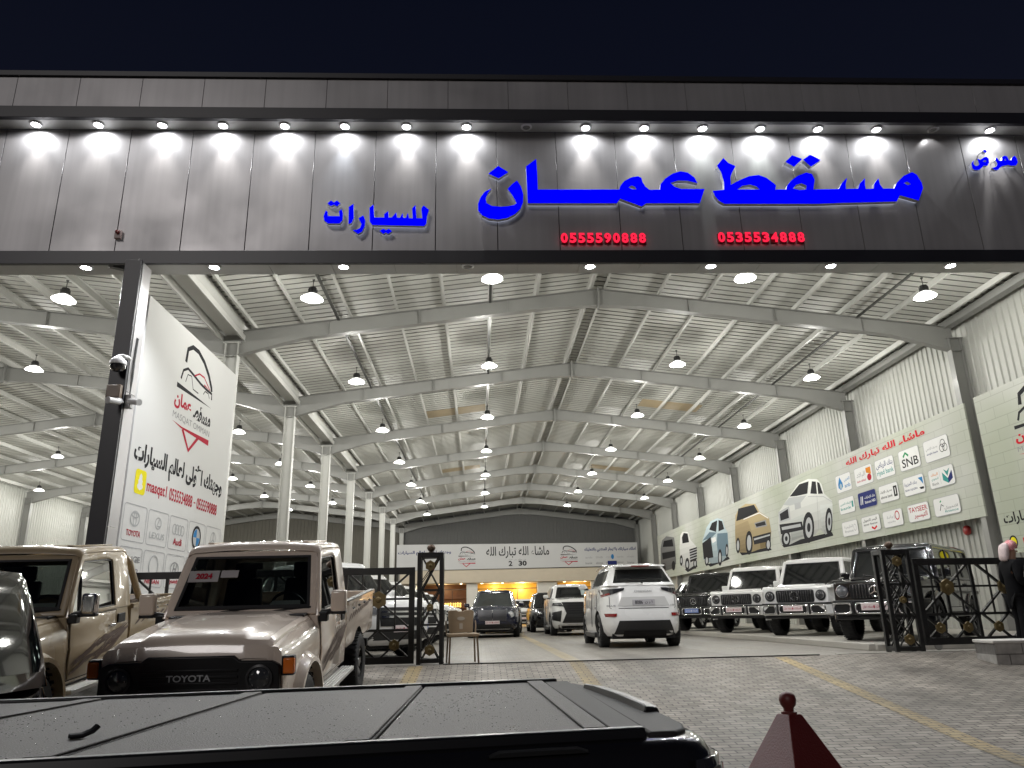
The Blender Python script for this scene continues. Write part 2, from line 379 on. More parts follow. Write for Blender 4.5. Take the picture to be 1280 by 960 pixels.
# roof sheets with their ribs running down the slope
def ribs(a0, a1, step=.25, hgt=.04):
    out = []; a = a0
    while a < a1: out += ([(a, 0), (a + .13, 0), (a + .155, hgt), (a + .225, hgt)] if step < .29 else [(a, 0), (a + step - .06, 0), (a + step - .055, hgt), (a + step - .005, hgt)]); a += step
    return out
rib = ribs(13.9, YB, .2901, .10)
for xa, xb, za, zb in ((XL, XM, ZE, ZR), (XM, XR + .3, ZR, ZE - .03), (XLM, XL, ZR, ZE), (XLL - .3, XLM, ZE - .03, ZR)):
    b = MB(); b.grid([[(xb, y, zb + .43 + h) for y, h in rib], [(xa, y, za + .43 + h) for y, h in rib]]); b.k = [1 if rib[i][1] > 0 or rib[i + 1][1] > 0 else 0 for i in range(len(rib) - 1)]; b.build('roof_sheet', [m_roof, m_rib_shade], hall, smooth=0)
for xe, xm in ((XL, XM), (XR, XM), (XL, XLM), (XLL, XLM)):
    sg = 1 if xm > xe else -1
    for k in range(8):
        s = .55 + k * 1.31 if k < 7 else HALF - .22
        x = xe + sg * s; z = ZE + SL * s + .23
        b = MB(); yc = (13.9 + YB) / 2; ln = YB - 13.9
        b.box((x, yc, z + .09), (.012, ln, .17)); b.box((x + .03 * sg, yc, z + .006), (.07, ln, .012)); b.box((x - .03 * sg, yc, z + .18), (.07, ln, .012))
        b.build('purlin', m_purl, hall, smooth=0)
b = MB()                                  # valley gutter over the middle row of columns
b.prism([(-.36, .40), (-.20, .12), (.20, .12), (.36, .40), (.33, .40), (.18, .15), (-.18, .15), (-.33, .40)], lambda u, v, d: (XL + u, d, ZE + v), 13.9, YB)
b.box((XL - .3, (13.9 + YB) / 2, ZE + .02), (.05, YB - 13.9, .16)); b.box((XL + .3, (13.9 + YB) / 2, ZE + .02), (.05, YB - 13.9, .16))
b.build('valley_gutter', m_steel2, hall, smooth=0)
b = MB(); b.box((XR - .1, (13.9 + YB) / 2, ZE + .3), (.25, YB - 13.9, .2)); b.build('eaves_beam', m_steel, hall, smooth=0)
def on_roof(px, py, left):                # pixel on the underside of a roof slope of the main hall
    q = ray(px, py); s = SL if left else -SL; x0 = XL if left else XR
    t = (ZE + .42 - CAMZ - s * x0) / (q.z - s * q.x); p = q * t; p.z += CAMZ; return p
m_sky = mat('yellowed roof light', (.42, .33, .20), .5, var=.25, vscale=1.5)
for px0, px1, py, left in ((531, 607, 514, 1), (797, 878, 507, 0), (551, 600, 586, 1), (736, 788, 585, 0), (563, 603, 632, 1)):
    a, c = on_roof(px0, py, left), on_roof(px1, py, left); y = (a.y + c.y) / 2
    s = (SL if left else -SL); z = lambda x: (ZE + .425 + (s * (x - XL) if left else s * (x - XR)))
    b = MB(); b.hexa([(a.x, y - .55, z(a.x) - .012), (c.x, y - .55, z(c.x) - .012), (c.x, y + .55, z(c.x) - .012), (a.x, y + .55, z(a.x) - .012)],
                     [(a.x, y - .55, z(a.x) - .004), (c.x, y - .55, z(c.x) - .004), (c.x, y + .55, z(c.x) - .004), (a.x, y + .55, z(a.x) - .004)])
    b.build('roof_light', m_sky, hall, smooth=0)
def wall_x(x, y0, y1, z1, m, sg):         # ribbed wall along y; ribs stand out by sg
    b = MB(); pr = ribs(y0, y1, .25, .035)
    b.grid([[(x + sg * h, y, 0) for y, h in pr], [(x + sg * h, y, z1) for y, h in pr]]); return b.build('side_wall', m, hall, smooth=0)
wall_x(XR + .28, 12.6, YB, ZE + .5, m_wall, -1)
wall_x(XLL - .05, 22, YB, ZE + .5, m_wall, 1)
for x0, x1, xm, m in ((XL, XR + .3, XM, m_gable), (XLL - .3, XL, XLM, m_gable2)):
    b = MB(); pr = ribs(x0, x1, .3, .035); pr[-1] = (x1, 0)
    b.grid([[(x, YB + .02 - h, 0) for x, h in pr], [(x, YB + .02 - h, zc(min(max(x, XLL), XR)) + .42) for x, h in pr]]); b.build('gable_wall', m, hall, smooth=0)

# ------------------------------------------------------------------ fascia
PW = 1.2135; X0 = -9.313
YF = 13.18
b = MB(); b2 = MB(); gap = MB()
for k in range(-9, 25):
    xa = X0 + PW * k; b.box((xa + PW / 2, YF + .02, 8.875), (PW - .012, .04, 2.69)); b2.box((xa + PW / 2 + .25, 12.85, 10.835), (PW - .005, .04, .71))
b.build('fascia_panel', m_acp, hall, bevel=.004, seg=1); b2.build('parapet_panel', m_acp, hall, bevel=.004, seg=1)
gap.box((0, YF + .06, 8.87), (40, .03, 2.66)); gap.box((0, 12.89, 10.83), (40, .03, .7)); gap.build('panel_backing', m_gap, hall, smooth=0)
t = MB(); t.box((0, 12.83, 10.35), (41, .1, .26)); t.box((0, 12.83, 11.25), (41, .1, .12)); t.box((0, 13.2, 11.3), (41, .7, .03)); t.box((0, YF - .01, 7.392), (41, .08, .27))
t.build('fascia_trim', m_acp2, hall, bevel=.006, seg=1)
s = MB(); s.box((0, 13.03, 10.235), (40, .3, .02))
for k in range(-9, 25):
    xa = X0 + PW * k; s.box((xa + PW / 2 + .4, 13.545, 7.385), (PW - .008, .64, .02))
s.build('soffit', m_sof, hall, smooth=0)
s = MB(); s.box((0, 13.88, 8.6), (40, .03, 2.4)); s.box((0, 13.5, 7.42), (40, .7, .02)); s.build('fascia_back', m_steel, hall, smooth=0)
c = MB(); c.box((-6.41, 13.02, 3.6), (.30, .06, 7.34)); c.box((-6.55, 13.2, 3.6), (.03, .3, 7.34)); c.build('portal_cladding', m_acp2, hall, bevel=.005, seg=1)
c = MB()
for z0, z1 in ((0, 2.35), (2.36, 4.72), (4.73, 7.25)): c.box((-6.262, 13.235, (z0 + z1) / 2), (.02, .36, z1 - z0))
c.build('portal_side_panel', m_acp, hall, smooth=0)

# ------------------------------------------------------------------ the lit office under the back banner
off = thing('sales_office', 'cream fronted sales office with golden lit windows under the banner on the back wall', 'office', (0, 0, 0))
m_cream = mat('cream render', (.62, .54, .42), .6, var=.06)
m_gold = mat('gold display wall', (.75, .45, .08), .4, .2, var=.25, vscale=2.5)
m_brown = mat('brown shelving', (.16, .07, .03), .5, var=.3, vscale=3)
m_pillar = mat('white office column', (.72, .70, .64), .5)
b = MB(); b.box((4, 62.9, 3.85), (21.0, .3, 1.02)); b.box((4, 64.4, 3.35), (21.0, 2.9, .06)); b.build('fascia_board', m_cream, off, bevel=.01)
for xa, xb in ((-5.5, -4.6), (-1.15, -.25), (4.6, 6.2), (9.0, 9.5), (13.0, 13.5)): b = MB(); b.box(((xa + xb) / 2, 63.4, 1.66), (xb - xa, .4, 3.3)); b.build('office_column', m_pillar, off, bevel=.01)
b = MB(); b.box((2.2, 65.6, 1.66), (5.0, .1, 3.3)); b.box((10, 65.6, 1.66), (7, .1, 3.3)); b.build('display_wall', m_gold, off)
b = MB(); b.box((-3, 65.5, 1.66), (3.6, .1, 3.3))
for k in range(3): b.box((-3, 65.2, .7 + .75 * k), (3.4, .4, .06))
b.build('shelving', m_brown, off)
b = MB()
for k in range(9): b.bar((.3 + .22 * k, 65.4, 2.25), (.55 + .22 * k, 65.4, 2.75), .07, .05)
b.build('slanted_fin', mat('dark fin', (.05, .03, .02), .5), off, smooth=0)
b = MB()
for k in range(14): b.lathe([(.05, 0), (.09, .05), (.06, .2), (.1, .32), (.02, .38)], (-4.3 + .2 * k, 65.0, 1.48 + (.0 if k % 3 else .02)), n=8)
b.build('shelf_ornament', glow('shelf lights', (1, .62, .15), 1.6), off)
for xa, xb in ((-4.6, -1.15), (-.25, 4.6), (6.2, 9.0), (9.5, 13)):
    b = MB(); b.box(((xa + xb) / 2, 63.4, 2.85), (xb - xa, .05, .06))
    for x in [xa + (xb - xa) * i / 3 for i in range(4)]: b.box((x, 63.4, 1.41), (.05, .05, 2.7))
    b.build('window_frame', mat('bronze frame', (.07, .05, .035), .4, .5), off, smooth=0)
for k in range(11):
    l = MB(); l.lathe([(.09, 0), (.09, .02)], (-5 + 1.7 * k, 63.8, 3.29), n=12)
    o = l.build('recessed_light', glow('warm recessed lamp', (1, .75, .42), 12), off)
def lamp(kind, name, loc, power, col, parent=None, rad=.1, cone=None, blend=.5, aim=None):
    d = bpy.data.lights.new(name, kind); d.energy = power; d.color = col
    if kind in ('POINT', 'SPOT'): d.shadow_soft_size = rad
    if kind == 'SPOT': d.spot_size = R(cone); d.spot_blend = blend
    o = bpy.data.objects.new(name, d); COL.objects.link(o); o.location = loc
    if aim is not None: o.rotation_euler = Vector(aim).to_track_quat('-Z', 'Y').to_euler()
    if parent is not None: o.parent = parent
    return o
for x, p in ((-3, 30), (1.2, 80), (3.4, 110), (8, 50), (11.5, 40)): lamp('POINT', 'office_light', (x, 64.5, 2.9), p, (1, .74, .38), off, .15)
for x in range(-5, 14, 3): lamp('SPOT', 'office_downlight', (x, 63.15, 3.28), 40, (1, .78, .5), off, .06, 120, .8, (0, .25, -1))
# ================================================================== LAMPS
m_shade = bpy.data.materials.new('frosted lamp shade'); m_shade.use_nodes = True
nt = m_shade.node_tree; pb = nt.nodes['Principled BSDF']; pb.inputs['Base Color'].default_value = (.85, .87, .85, 1); pb.inputs['Roughness'].default_value = .3
pb.inputs['Emission Color'].default_value = (1, .99, .94, 1); pb.inputs['Emission Strength'].default_value = 1.1
tr = nt.nodes.new('ShaderNodeBsdfTransparent'); mx = nt.nodes.new('ShaderNodeMixShader'); mx.inputs[0].default_value = .45
nt.links.new(tr.outputs[0], mx.inputs[1]); nt.links.new(pb.outputs[0], mx.inputs[2]); nt.links.new(mx.outputs[0], nt.nodes['Material Output'].inputs[0])
m_lens = glow('lamp lens', (1, .985, .93), 16); m_black = mat('black plastic', (.02, .02, .02), .45, var=.2)
m_chrome = mat('chrome', (.75, .75, .76), .12, 1.); m_conduit = mat('dark conduit', (.07, .07, .065), .5)
def high_bay(label, group):
    t = thing('high_bay_lamp', label, 'ceiling lamp', group=group)
    b = MB(); b.lathe([(.11, .0), (.16, -.03), (.26, -.10), (.31, -.155), (.315, -.165), (.30, -.16), (.25, -.10), (.15, -.035), (.10, -.01)], n=24, caps=False); b.build('shade', m_shade, t)
    b = MB(); b.lathe([(.28, -.135), (.20, -.158), (.0, -.17)], n=24, caps=False); b.build('lens', m_lens, t)
    b = MB(); b.lathe([(.05, .20), (.105, .19), (.115, .10), (.13, .02), (.13, 0), (.05, -.02)], n=16)
    for k in range(10):
        a = 2 * math.pi * k / 10; b.box((.125 * math.cos(a), .125 * math.sin(a), .08), (.012, .012, .14))
    b.build('driver', m_black, t)
    b = MB(); b.tube([(0, 0, .2), (0, 0, .45)], .012, 6); b.lathe([(.03, .41), (.045, .45)], n=8); b.build('hanger', m_conduit, t)
    lamp('POINT', 'high_bay_light', (0, 0, -.24), BAY_W, (1.0, .985, .925), t, .2)
    return t
ROWS = ((-3.9, 8.12, 'row above the left-hand parked cars', range(7)), (.34, 8.62, 'row just left of the roof ridge', range(7)),
        (6.5, 8.62, 'row just right of the roof ridge', range(7)), (10.9, 8.12, 'row beside the right wall', range(6)),
        (-9.6, 8.12, 'left hall row nearest the white columns', range(7)), (-14.0, 8.62, 'left hall row two from the columns', range(7)),
        (-20.2, 8.62, 'left hall row beyond its ridge', range(1, 7)), (-24.6, 8.12, 'left hall row by the far wall', range(2, 7)))
ORD = ['nearest', 'second', 'third', 'fourth', 'fifth', 'sixth', 'seventh', 'eighth', 'ninth', 'tenth', 'eleventh', 'twelfth', 'thirteenth', 'fourteenth', 'fifteenth', 'sixteenth', 'seventeenth']
proto = None
for x, z, row, ks in ROWS:
    for n, k in enumerate(ks):
        lb = ORD[n] + ' high bay lamp ' + ('' if n == 0 else 'from the front ') + 'in the ' + row
        if proto is None: proto = high_bay(lb, 'high bay lamps hanging from the roof'); o = proto
        else: o = copy_tree(proto); o['label'] = lb
        o.scale = (.82, .82, .82); o.location = (x, 16.5 + 6.6 * k, z); o.rotation_euler = (R(random.uniform(-2, 2)), R(random.uniform(-2, 2)), random.random() * 6)
# conduits along two lamp rows
for x, lb in ((10.9, 'dark cable conduit under the purlins along the lamp row beside the right wall'), (.34, 'dark cable conduit along the lamp row left of the ridge'), (-3.9, 'dark cable conduit along the lamp row over the left side')):
    z = ZE + SL * min(x - XL, XR - x) + .21
    b = MB(); b.box((x, (14 + 60) / 2, z), (.07, 46, .04)); tag(b.build('conduit', m_conduit, smooth=0), lb, 'conduit', 'cable conduits under the roof')

m_ring = mat('white lamp ring', (.7, .7, .7), .3); m_dead = mat('unlit lamp glass', (.25, .25, .24), .15)
def downlight(name, label, group, on, power, cone, aim, rad):
    t = thing(name, label, 'downlight', group=group)
    b = MB(); b.lathe([(rad + .025, .02), (rad + .03, -.015), (rad, -.03), (rad - .012, -.012), (rad - .02, .015)], n=20, caps=False); b.build('trim_ring', m_ring, t)
    b = MB(); b.lathe([(rad - .01, -.012), (rad * .5, -.022), (0, -.026)], n=20, caps=False); b.build('lens', glow('downlight lens', (.97, .98, 1), 60) if on else m_dead, t)
    if on: lamp('SPOT', 'downlight_beam', (0, 0, -.05), power, (.96, .98, 1.0), t, rad * .5, cone, .55, aim)
    return t
upx = [45, 123, 203, 279, 356, 431, 508, 583, 658, 732, 805, 878, 950, 1022, 1095, 1166, 1237]
pr_on = pr_off = None
for i, px in enumerate(upx):
    X = onY(px, 155 + px * 6 / 1280, 13.0).x
    dead = i in (8,)
    lb = ('unlit round downlight in the upper soffit between the lit ones, above the letter nun' if dead else
          'dim downlight beside a dark gap in the upper soffit near the right end' if i == 15 else
          ('lit round downlight farthest left in the upper soffit' if i == 0 else 'lit round downlight in the upper soffit, ' + ORD[i] + ' fitting from the left'))
    o = downlight('soffit_downlight', lb, 'downlights above the sign', not dead and i != 15, SPOT_W * random.uniform(.7, 1.25), 172, (random.uniform(-.06, .06), .10, -1), .085)
    o.location = (X, 13.0, 10.222)
    if not dead and i != 15: lamp('SPOT', 'downlight_beam', (0, 0, -.05), 95 * random.uniform(.8, 1.2), ((.84, .92, 1) if i == 5 else (.90, 1, .93) if i in (11, 12) else (1, .97, .93)), o, .05, 54, 1.0, (random.uniform(-.05, .05), .05, -1))
    if i == 15: lamp('SPOT', 'downlight_beam', (0, 0, -.05), 3, (1, 1, 1), o, .05, 110, .4, (0, .4, -1))
for i, (px, py) in enumerate(((106, 332), (268, 333), (430, 334), (585, 337), (736, 337), (887, 334), (1038, 332), (1188, 331))):
    p = onZ(px, py, 7.372); dead = i == 3
    o = downlight('soffit_downlight', 'unlit round downlight in the lower soffit right of the portal' if dead else
                  ('lit round downlight farthest left under the lower edge of the fascia' if i == 0 else 'lit round downlight under the fascia, ' + ORD[i] + ' fitting from the left'),
                  'downlights under the fascia', not dead, SOFF_W, 140, (0, -.15, -1), .095)
    o.location = (p.x, 13.5, 7.372)

# ================================================================== THE LIT SIGN
m_blue = glow('blue sign face', (.0, .0, 1.0), 1.0)
m_ret = mat('white letter return', (.72, .73, .76), .35)
def sgn(ox, oy, sc): return lambda pts: [(onY(ox + x * sc, oy + y * sc, YF - .16).x, onY(ox + x * sc, oy + y * sc, YF - .16).z) for x, y in pts]
def letters(label, polys, T, depth=.10):
    face = MB(); ret = MB(); back = MB()
    y0 = YF - .16
    for outer, holes in polys:
        o = T(outer)
        hs = [T(h) for h in holes]
        for h in hs:                                  # a keyhole cut joins each hole to the outline
            bi = min(((math.dist(a, c), i, j) for i, a in enumerate(o) for j, c in enumerate(h)))
            _, i, j = bi
            hh = h[j:] + h[:j + 1]
            ar = lambda q: sum(q[k - 1][0] * q[k][1] - q[k][0] * q[k - 1][1] for k in range(len(q)))
            if ar(h) * ar(o) > 0: hh = hh[::-1]
            o = o[:i + 1] + hh + o[i:]
        face.prism(o, lambda u, v, d: (u, d, v), y0 - .002, y0 + .004)
        ret.prism(o, lambda u, v, d: (u, d, v), y0 + .004, y0 + depth, (0, 1))
        back.prism(o, lambda u, v, d: (u, d, v), y0 + depth + .012, y0 + depth + .016)
        for q in o[::9]: ret.bar((q[0], y0 + depth, q[1]), (q[0], YF + .01, q[1]), .012, .012)
    t = thing('sign_word', label, 'sign lettering', (0, 0, 0), group='blue lit words of the shop sign')
    back.build('halo_plate', glow('halo light', (.70, .76, 1.0), .45), t, smooth=0, fix=True); face.build('letter_face', m_blue, t, smooth=0, fix=True); ret.build('letter_return', m_ret, t, smooth=0, fix=True)
    return t
T1 = sgn(590, 180, .2344); T2 = sgn(880, 180, .2344); T3 = sgn(395, 240, .16406); T4 = sgn(1190, 170, .07031)
letters('large blue lit Arabic word at the middle of the fascia above the left red number', [
    ([(88, 158), (140, 117), (193, 150), (143, 182)], []),
    ([(240, 195), (262, 228), (273, 268), (272, 310), (258, 345), (230, 372), (190, 393), (140, 402), (90, 396), (52, 378), (33, 355), (32, 320), (45, 285), (68, 255), (102, 238),
      (84, 262), (72, 290), (78, 315), (105, 330), (150, 335), (195, 332), (225, 325), (238, 316), (225, 290), (208, 262), (190, 240), (215, 213)], []),
    ([(288, 120), (342, 80), (347, 150), (351, 243), (785, 243), (792, 222), (812, 198), (850, 178), (885, 172), (903, 180), (908, 200), (925, 228), (948, 245), (1003, 243), (1005, 215), (1030, 185),
      (1070, 158), (1110, 146), (1150, 152), (1185, 178), (1203, 208), (1150, 195), (1100, 193), (1057, 207), (1080, 228), (1115, 240), (1240, 240), (1215, 315), (930, 315), (905, 332), (790, 290), (772, 315), (298, 315)],
     [[(833, 232), (850, 220), (870, 227), (878, 243), (856, 241)]])], T1)
letters('largest blue lit Arabic word, right of the middle above the right red number', [
    ([(435, 95), (470, 60), (523, 80), (480, 120)], []), ([(529, 83), (566, 58), (622, 85), (571, 120)], []),
    ([(70, 115), (103, 75), (128, 100), (168, 118), (148, 155), (140, 180), (143, 218), (190, 193), (240, 172), (290, 165), (332, 180), (370, 208), (384, 222), (380, 243), (440, 243), (443, 222), (465, 195), (500, 170), (545, 152),
      (575, 160), (590, 190), (585, 220), (583, 243), (720, 240), (737, 207), (763, 180), (755, 215), (757, 240), (822, 238), (830, 212), (858, 182), (858, 215), (862, 240), (905, 238), (908, 212), (930, 183), (938, 215),
      (955, 238), (1015, 238), (1030, 205), (1065, 170), (1110, 150), (1135, 165), (1160, 205), (1168, 235), (1145, 300), (1045, 272), (1028, 305), (940, 308), (740, 313), (600, 318), (320, 318), (110, 318), (78, 300), (58, 275), (47, 250), (108, 245), (106, 200), (92, 150)],
     [[(175, 243), (205, 222), (245, 215), (280, 225), (298, 243)], [(475, 238), (490, 217), (520, 208), (548, 220), (545, 243), (510, 246)], [(1065, 208), (1085, 199), (1105, 214), (1085, 220)]])], T2)
letters('small blue lit Arabic word low on the left part of the fascia', [
    ([(58, 185), (75, 140), (88, 152), (87, 183), (180, 185), (176, 148), (195, 130), (205, 165), (200, 215), (180, 238), (90, 238), (62, 215)], []),
    ([(88, 86), (115, 65), (136, 80), (160, 65), (185, 86), (160, 108), (136, 95), (112, 106)], []),
    ([(250, 115), (285, 90), (287, 200), (270, 235), (248, 242)], []),
    ([(325, 200), (360, 178), (375, 215), (370, 260), (350, 300), (320, 318), (280, 290), (310, 288), (335, 275), (347, 245)], []),
    ([(408, 120), (438, 95), (443, 195), (520, 195), (520, 170), (550, 145), (553, 195), (577, 195), (612, 155), (616, 195), (640, 197), (660, 160), (665, 197), (685, 198), (700, 158), (708, 200), (737, 200), (733, 125), (758, 100),
      (765, 200), (810, 200), (803, 125), (820, 103), (860, 135), (845, 180), (840, 240), (825, 258), (430, 250), (410, 225)], []),
    ([(486, 296), (513, 280), (533, 292), (555, 280), (578, 297), (550, 318), (531, 306), (513, 318)], [])], T3, .08)
letters('small blue lit Arabic word high at the right end of the fascia', [
    ([(350, 480), (385, 430), (380, 500), (410, 530), (460, 530), (485, 505), (470, 450), (455, 400), (500, 430), (560, 385), (610, 370), (650, 400), (660, 470), (630, 525), (560, 525), (530, 560), (480, 600), (400, 600), (365, 570)], [[(545, 455), (580, 425), (615, 440), (600, 470)]]),
    ([(548, 265), (575, 238), (622, 270), (595, 302)], []),
    ([(770, 420), (795, 382), (840, 440), (890, 440), (890, 380), (930, 350), (980, 365), (1010, 430), (1060, 430), (1075, 375), (1115, 352), (1150, 400), (1168, 470), (1140, 520), (1050, 525), (1000, 510), (900, 530), (850, 560), (820, 600), (760, 600), (715, 565), (760, 560), (800, 530), (810, 490)], [[(930, 420), (950, 400), (965, 430), (945, 445)]])], T4, .06)
def number_sign(t, px0, px1, py0, py1, label):
    a, c = onY(px0, py1, YF - .05), onY(px1, py0, YF - .05)
    th = thing('number_sign', label, 'sign lettering', (0, 0, 0), group='red lit telephone numbers')
    n = len(t); w = (c.x - a.x) / n; f = MB(); bk = MB()
    for i, ch in enumerate(t):
        put_text(f, ch, lambda u, v, l: (u, YF - .05 - l, v), a.x + w * (i + .10), a.x + w * (i + .90), a.z, c.z, .045, .03)
        bk.box((a.x + w * (i + .5), YF - .02, (a.z + c.z) / 2), (w * .74, .03, (c.z - a.z) * .9))
    f.build('digit_face', glow('red sign face', (1, .018, .06), 1.15), th, smooth=0); bk.build('digit_back', mat('red letter return', (.10, .01, .015), .4), th, smooth=0)
number_sign('0555590888', 700, 807.5, 292, 304.5, 'red lit telephone number left of the other, reading 0555590888')
number_sign('0535534888', 896.5, 1005, 291, 303.5, 'red lit telephone number on the right, reading 0535534888')

# ================================================================== BANNERS
m_pvc = mat('white banner vinyl', (.70, .70, .69), .7, spec=.08, var=.03, vscale=.8); m_pvc2 = mat('pale grey banner vinyl', (.60, .60, .60), .7, spec=.08, var=.06, vscale=.5)
m_ink = mat('black print', (.025, .025, .028), .45); m_red = mat('red print', (.45, .02, .045), .45); m_grey = mat('grey print', (.30, .30, .31), .45)
m_navy = mat('navy print', (.03, .04, .16), .45); m_line = mat('thin grey print', (.42, .42, .44), .5); m_yelp = mat('yellow print', (.85, .75, .02), .45)
m_wht = mat('white print', (.80, .80, .79), .45); m_bluep = mat('blue print', (.04, .22, .50), .45); m_teal = mat('teal print', (.05, .30, .28), .45)
m_silver = mat('silver print', (.46, .47, .48), .4); m_orange = mat('orange print', (.70, .25, .03), .45); m_brightred = mat('bright red print', (.65, .015, .03), .45); m_greenp = mat('green print', (.02, .28, .10), .45)
m_goldp = mat('gold print', (.36, .28, .15), .45); m_lblue = mat('light blue print', (.38, .47, .52), .45)
PR = [m_ink, m_red, m_grey, m_navy, m_line, m_yelp, m_wht, m_bluep, m_teal, m_silver, m_orange, m_brightred, m_greenp, m_goldp, m_lblue, mat('cool shade print', (.50, .52, .52), .45), mat('dark gold print', (.20, .15, .075), .45), mat('deep blue print', (.15, .22, .27), .45)]
INK, RED, GREY, NAVY, LINE, YEL, WHT, BLU, TEAL, SIL, ORG, BRED, GRN = range(13)
class Print:
    """ink on a flat banner: everything printed is a thin layer on the one surface fn"""
    def __init__(s, fn): s.b = MB(); s.fn = fn; s.l = .0015
    def up(s, c): s.b.m = c; s.l += .00006; return s.l
    def poly(s, c, p): flat(s.b, p, s.fn, s.up(c))
    def line(s, c, p, w, closed=False): stroke(s.b, p, w, s.fn, s.up(c), closed)
    def tone(s, base, p, n=7, hi=1.12, lo=.5):          # a printed photo of a body: lighter on top, darker towards the sill
        v0 = min(v for _, v in p); v1 = max(v for _, v in p)
        for k in range(n):
            a, b_ = v0 + (v1 - v0) * k / n, v0 + (v1 - v0) * (k + 1) / n; q = p
            for lim, keep in ((a, 1), (b_, -1)):
                o = []
                for (x0, y0), (x1, y1) in zip(q, q[1:] + q[:1]):
                    i0, i1 = (y0 - lim) * keep >= 0, (y1 - lim) * keep >= 0
                    if i0: o.append((x0, y0))
                    if i0 != i1: t_ = (lim - y0) / (y1 - y0); o.append((x0 + (x1 - x0) * t_, lim))
                q = o
                if not q: break
            if len(q) > 2:
                f = lo + (hi - lo) * ((k + .5) / n) ** .8; cc = tuple(min(.85, c * f) for c in base); nm = 'print tone %d %d %d' % tuple(int(c * 1000) for c in cc)
                m = mat(nm, cc, .45)
                if m not in PR: PR.append(m)
                s.poly(PR.index(m), q)
    def text(s, c, t, x0, x1, y0, y1, bold=0.): put_text(s.b, t, s.fn, x0, x1, y0, y1, bold, s.up(c), .00005); s.l += .0003
    def ring(s, c, cx, cy_, a, b, w): flatring(s.b, ell(cx, cy_, a, b), ell(cx, cy_, a - w, b - w), s.fn, s.up(c))
    def done(s, par, name='print'):
        o = s.b.build(name, PR, par, smooth=0); s.b = MB(); return o
def shop_logo(p, x0, y0, w, h, ink=INK, red=RED):          # arch, car outline, name and arrow of the shop
    X = lambda u: x0 + u * w; Y = lambda v: y0 + v * h
    p.line(ink, [(X(.18), Y(.80)), (X(.20), Y(.93)), (X(.32), Y(.985)), (X(.48), Y(.985)), (X(.66), Y(.93)), (X(.82), Y(.84)), (X(.93), Y(.74)), (X(.95), Y(.70))], .055 * w)
    p.line(ink, [(X(.10), Y(.62)), (X(.14), Y(.71)), (X(.25), Y(.755)), (X(.40), Y(.735)), (X(.62), Y(.70)), (X(.80), Y(.685)), (X(.96), Y(.68)), (X(.97), Y(.62))], .032 * w)
    p.line(red, [(X(.44), Y(.735)), (X(.56), Y(.785)), (X(.70), Y(.785)), (X(.90), Y(.70)), (X(.72), Y(.715))], .02 * w)
    p.line(ink, [(X(.22), Y(.62)), (X(.26), Y(.70)), (X(.36), Y(.71)), (X(.43), Y(.60)), (X(.58), Y(.595))], .014 * w)
    p.line(ink, [(X(.72), Y(.62)), (X(.76), Y(.66)), (X(.86), Y(.66)), (X(.9), Y(.62))], .014 * w)
    p.poly(ink, [(X(.02), Y(.57)), (X(.02), Y(.525)), (X(.98), Y(.535)), (X(.6), Y(.55))])
    p.text(red, 'عمان', X(0), X(.44), Y(.335), Y(.49), .04); p.text(ink, 'مسقط', X(.50), X(1), Y(.335), Y(.49), .04)
    p.text(GREY if ink == INK else ink, 'MASQAT OMMAN', X(0), X(1), Y(.235), Y(.305), .0)
    p.poly(red, [(X(.0), Y(.215)), (X(.25), Y(.20)), (X(1), Y(.215)), (X(1), Y(.16)), (X(.22), Y(.185))])
    p.line(red, [(X(.27), Y(.185)), (X(.47), Y(.02)), (X(.70), Y(.185))], .045 * w)

# -- white banner behind the portal column, facing the entrance
LA = Vector((-6.66, 14.37, 0)); LS = .955; LD = Vector((.21, 5.2, 0)).normalized(); LN = Vector((LD.y, -LD.x, 0))
fl = lambda u, v, l=0: tuple(LA + LD * (u * LS) + LN * l + Vector((0, 0, CAMZ + (v - CAMZ) * LS)))
t = thing('hanging_banner', 'tall white banner with red and black car logo beside the dark portal column', 'banner')
b = MB(); b.prism([(0, .75), (5.24, .75), (5.24, 7.34), (0, 7.46)], fl, -.04, 0); b.build('banner_sheet', m_pvc, t, smooth=0)
p = Print(fl); shop_logo(p, 1.66, 4.6, 2.12, 2.56); p.done(t, 'shop_logo')
p.text(INK, 'وجهتك الأولى لعالم السيارات', .16, 4.93, 3.78, 4.42, .045); p.done(t, 'headline')
p.poly(YEL, rrect(.33, 3.30, .80, 3.80, .08)); p.poly(WHT, [(.46, 3.42), (.44, 3.47), (.49, 3.52), (.47, 3.58), (.50, 3.60), (.51, 3.68), (.565, 3.73), (.62, 3.68), (.63, 3.60), (.66, 3.58), (.64, 3.52), (.69, 3.47), (.67, 3.42), (.565, 3.38)]); p.done(t, 'app_icon')
p.text(RED, 'masqat1', .86, 1.80, 3.34, 3.66, .02); p.text(RED, '0535534888', 1.93, 3.18, 3.38, 3.66, .02); p.text(RED, '-', 3.26, 3.36, 3.50, 3.53); p.text(RED, '0555590888', 3.44, 4.72, 3.38, 3.66, .02); p.done(t, 'contact_line')
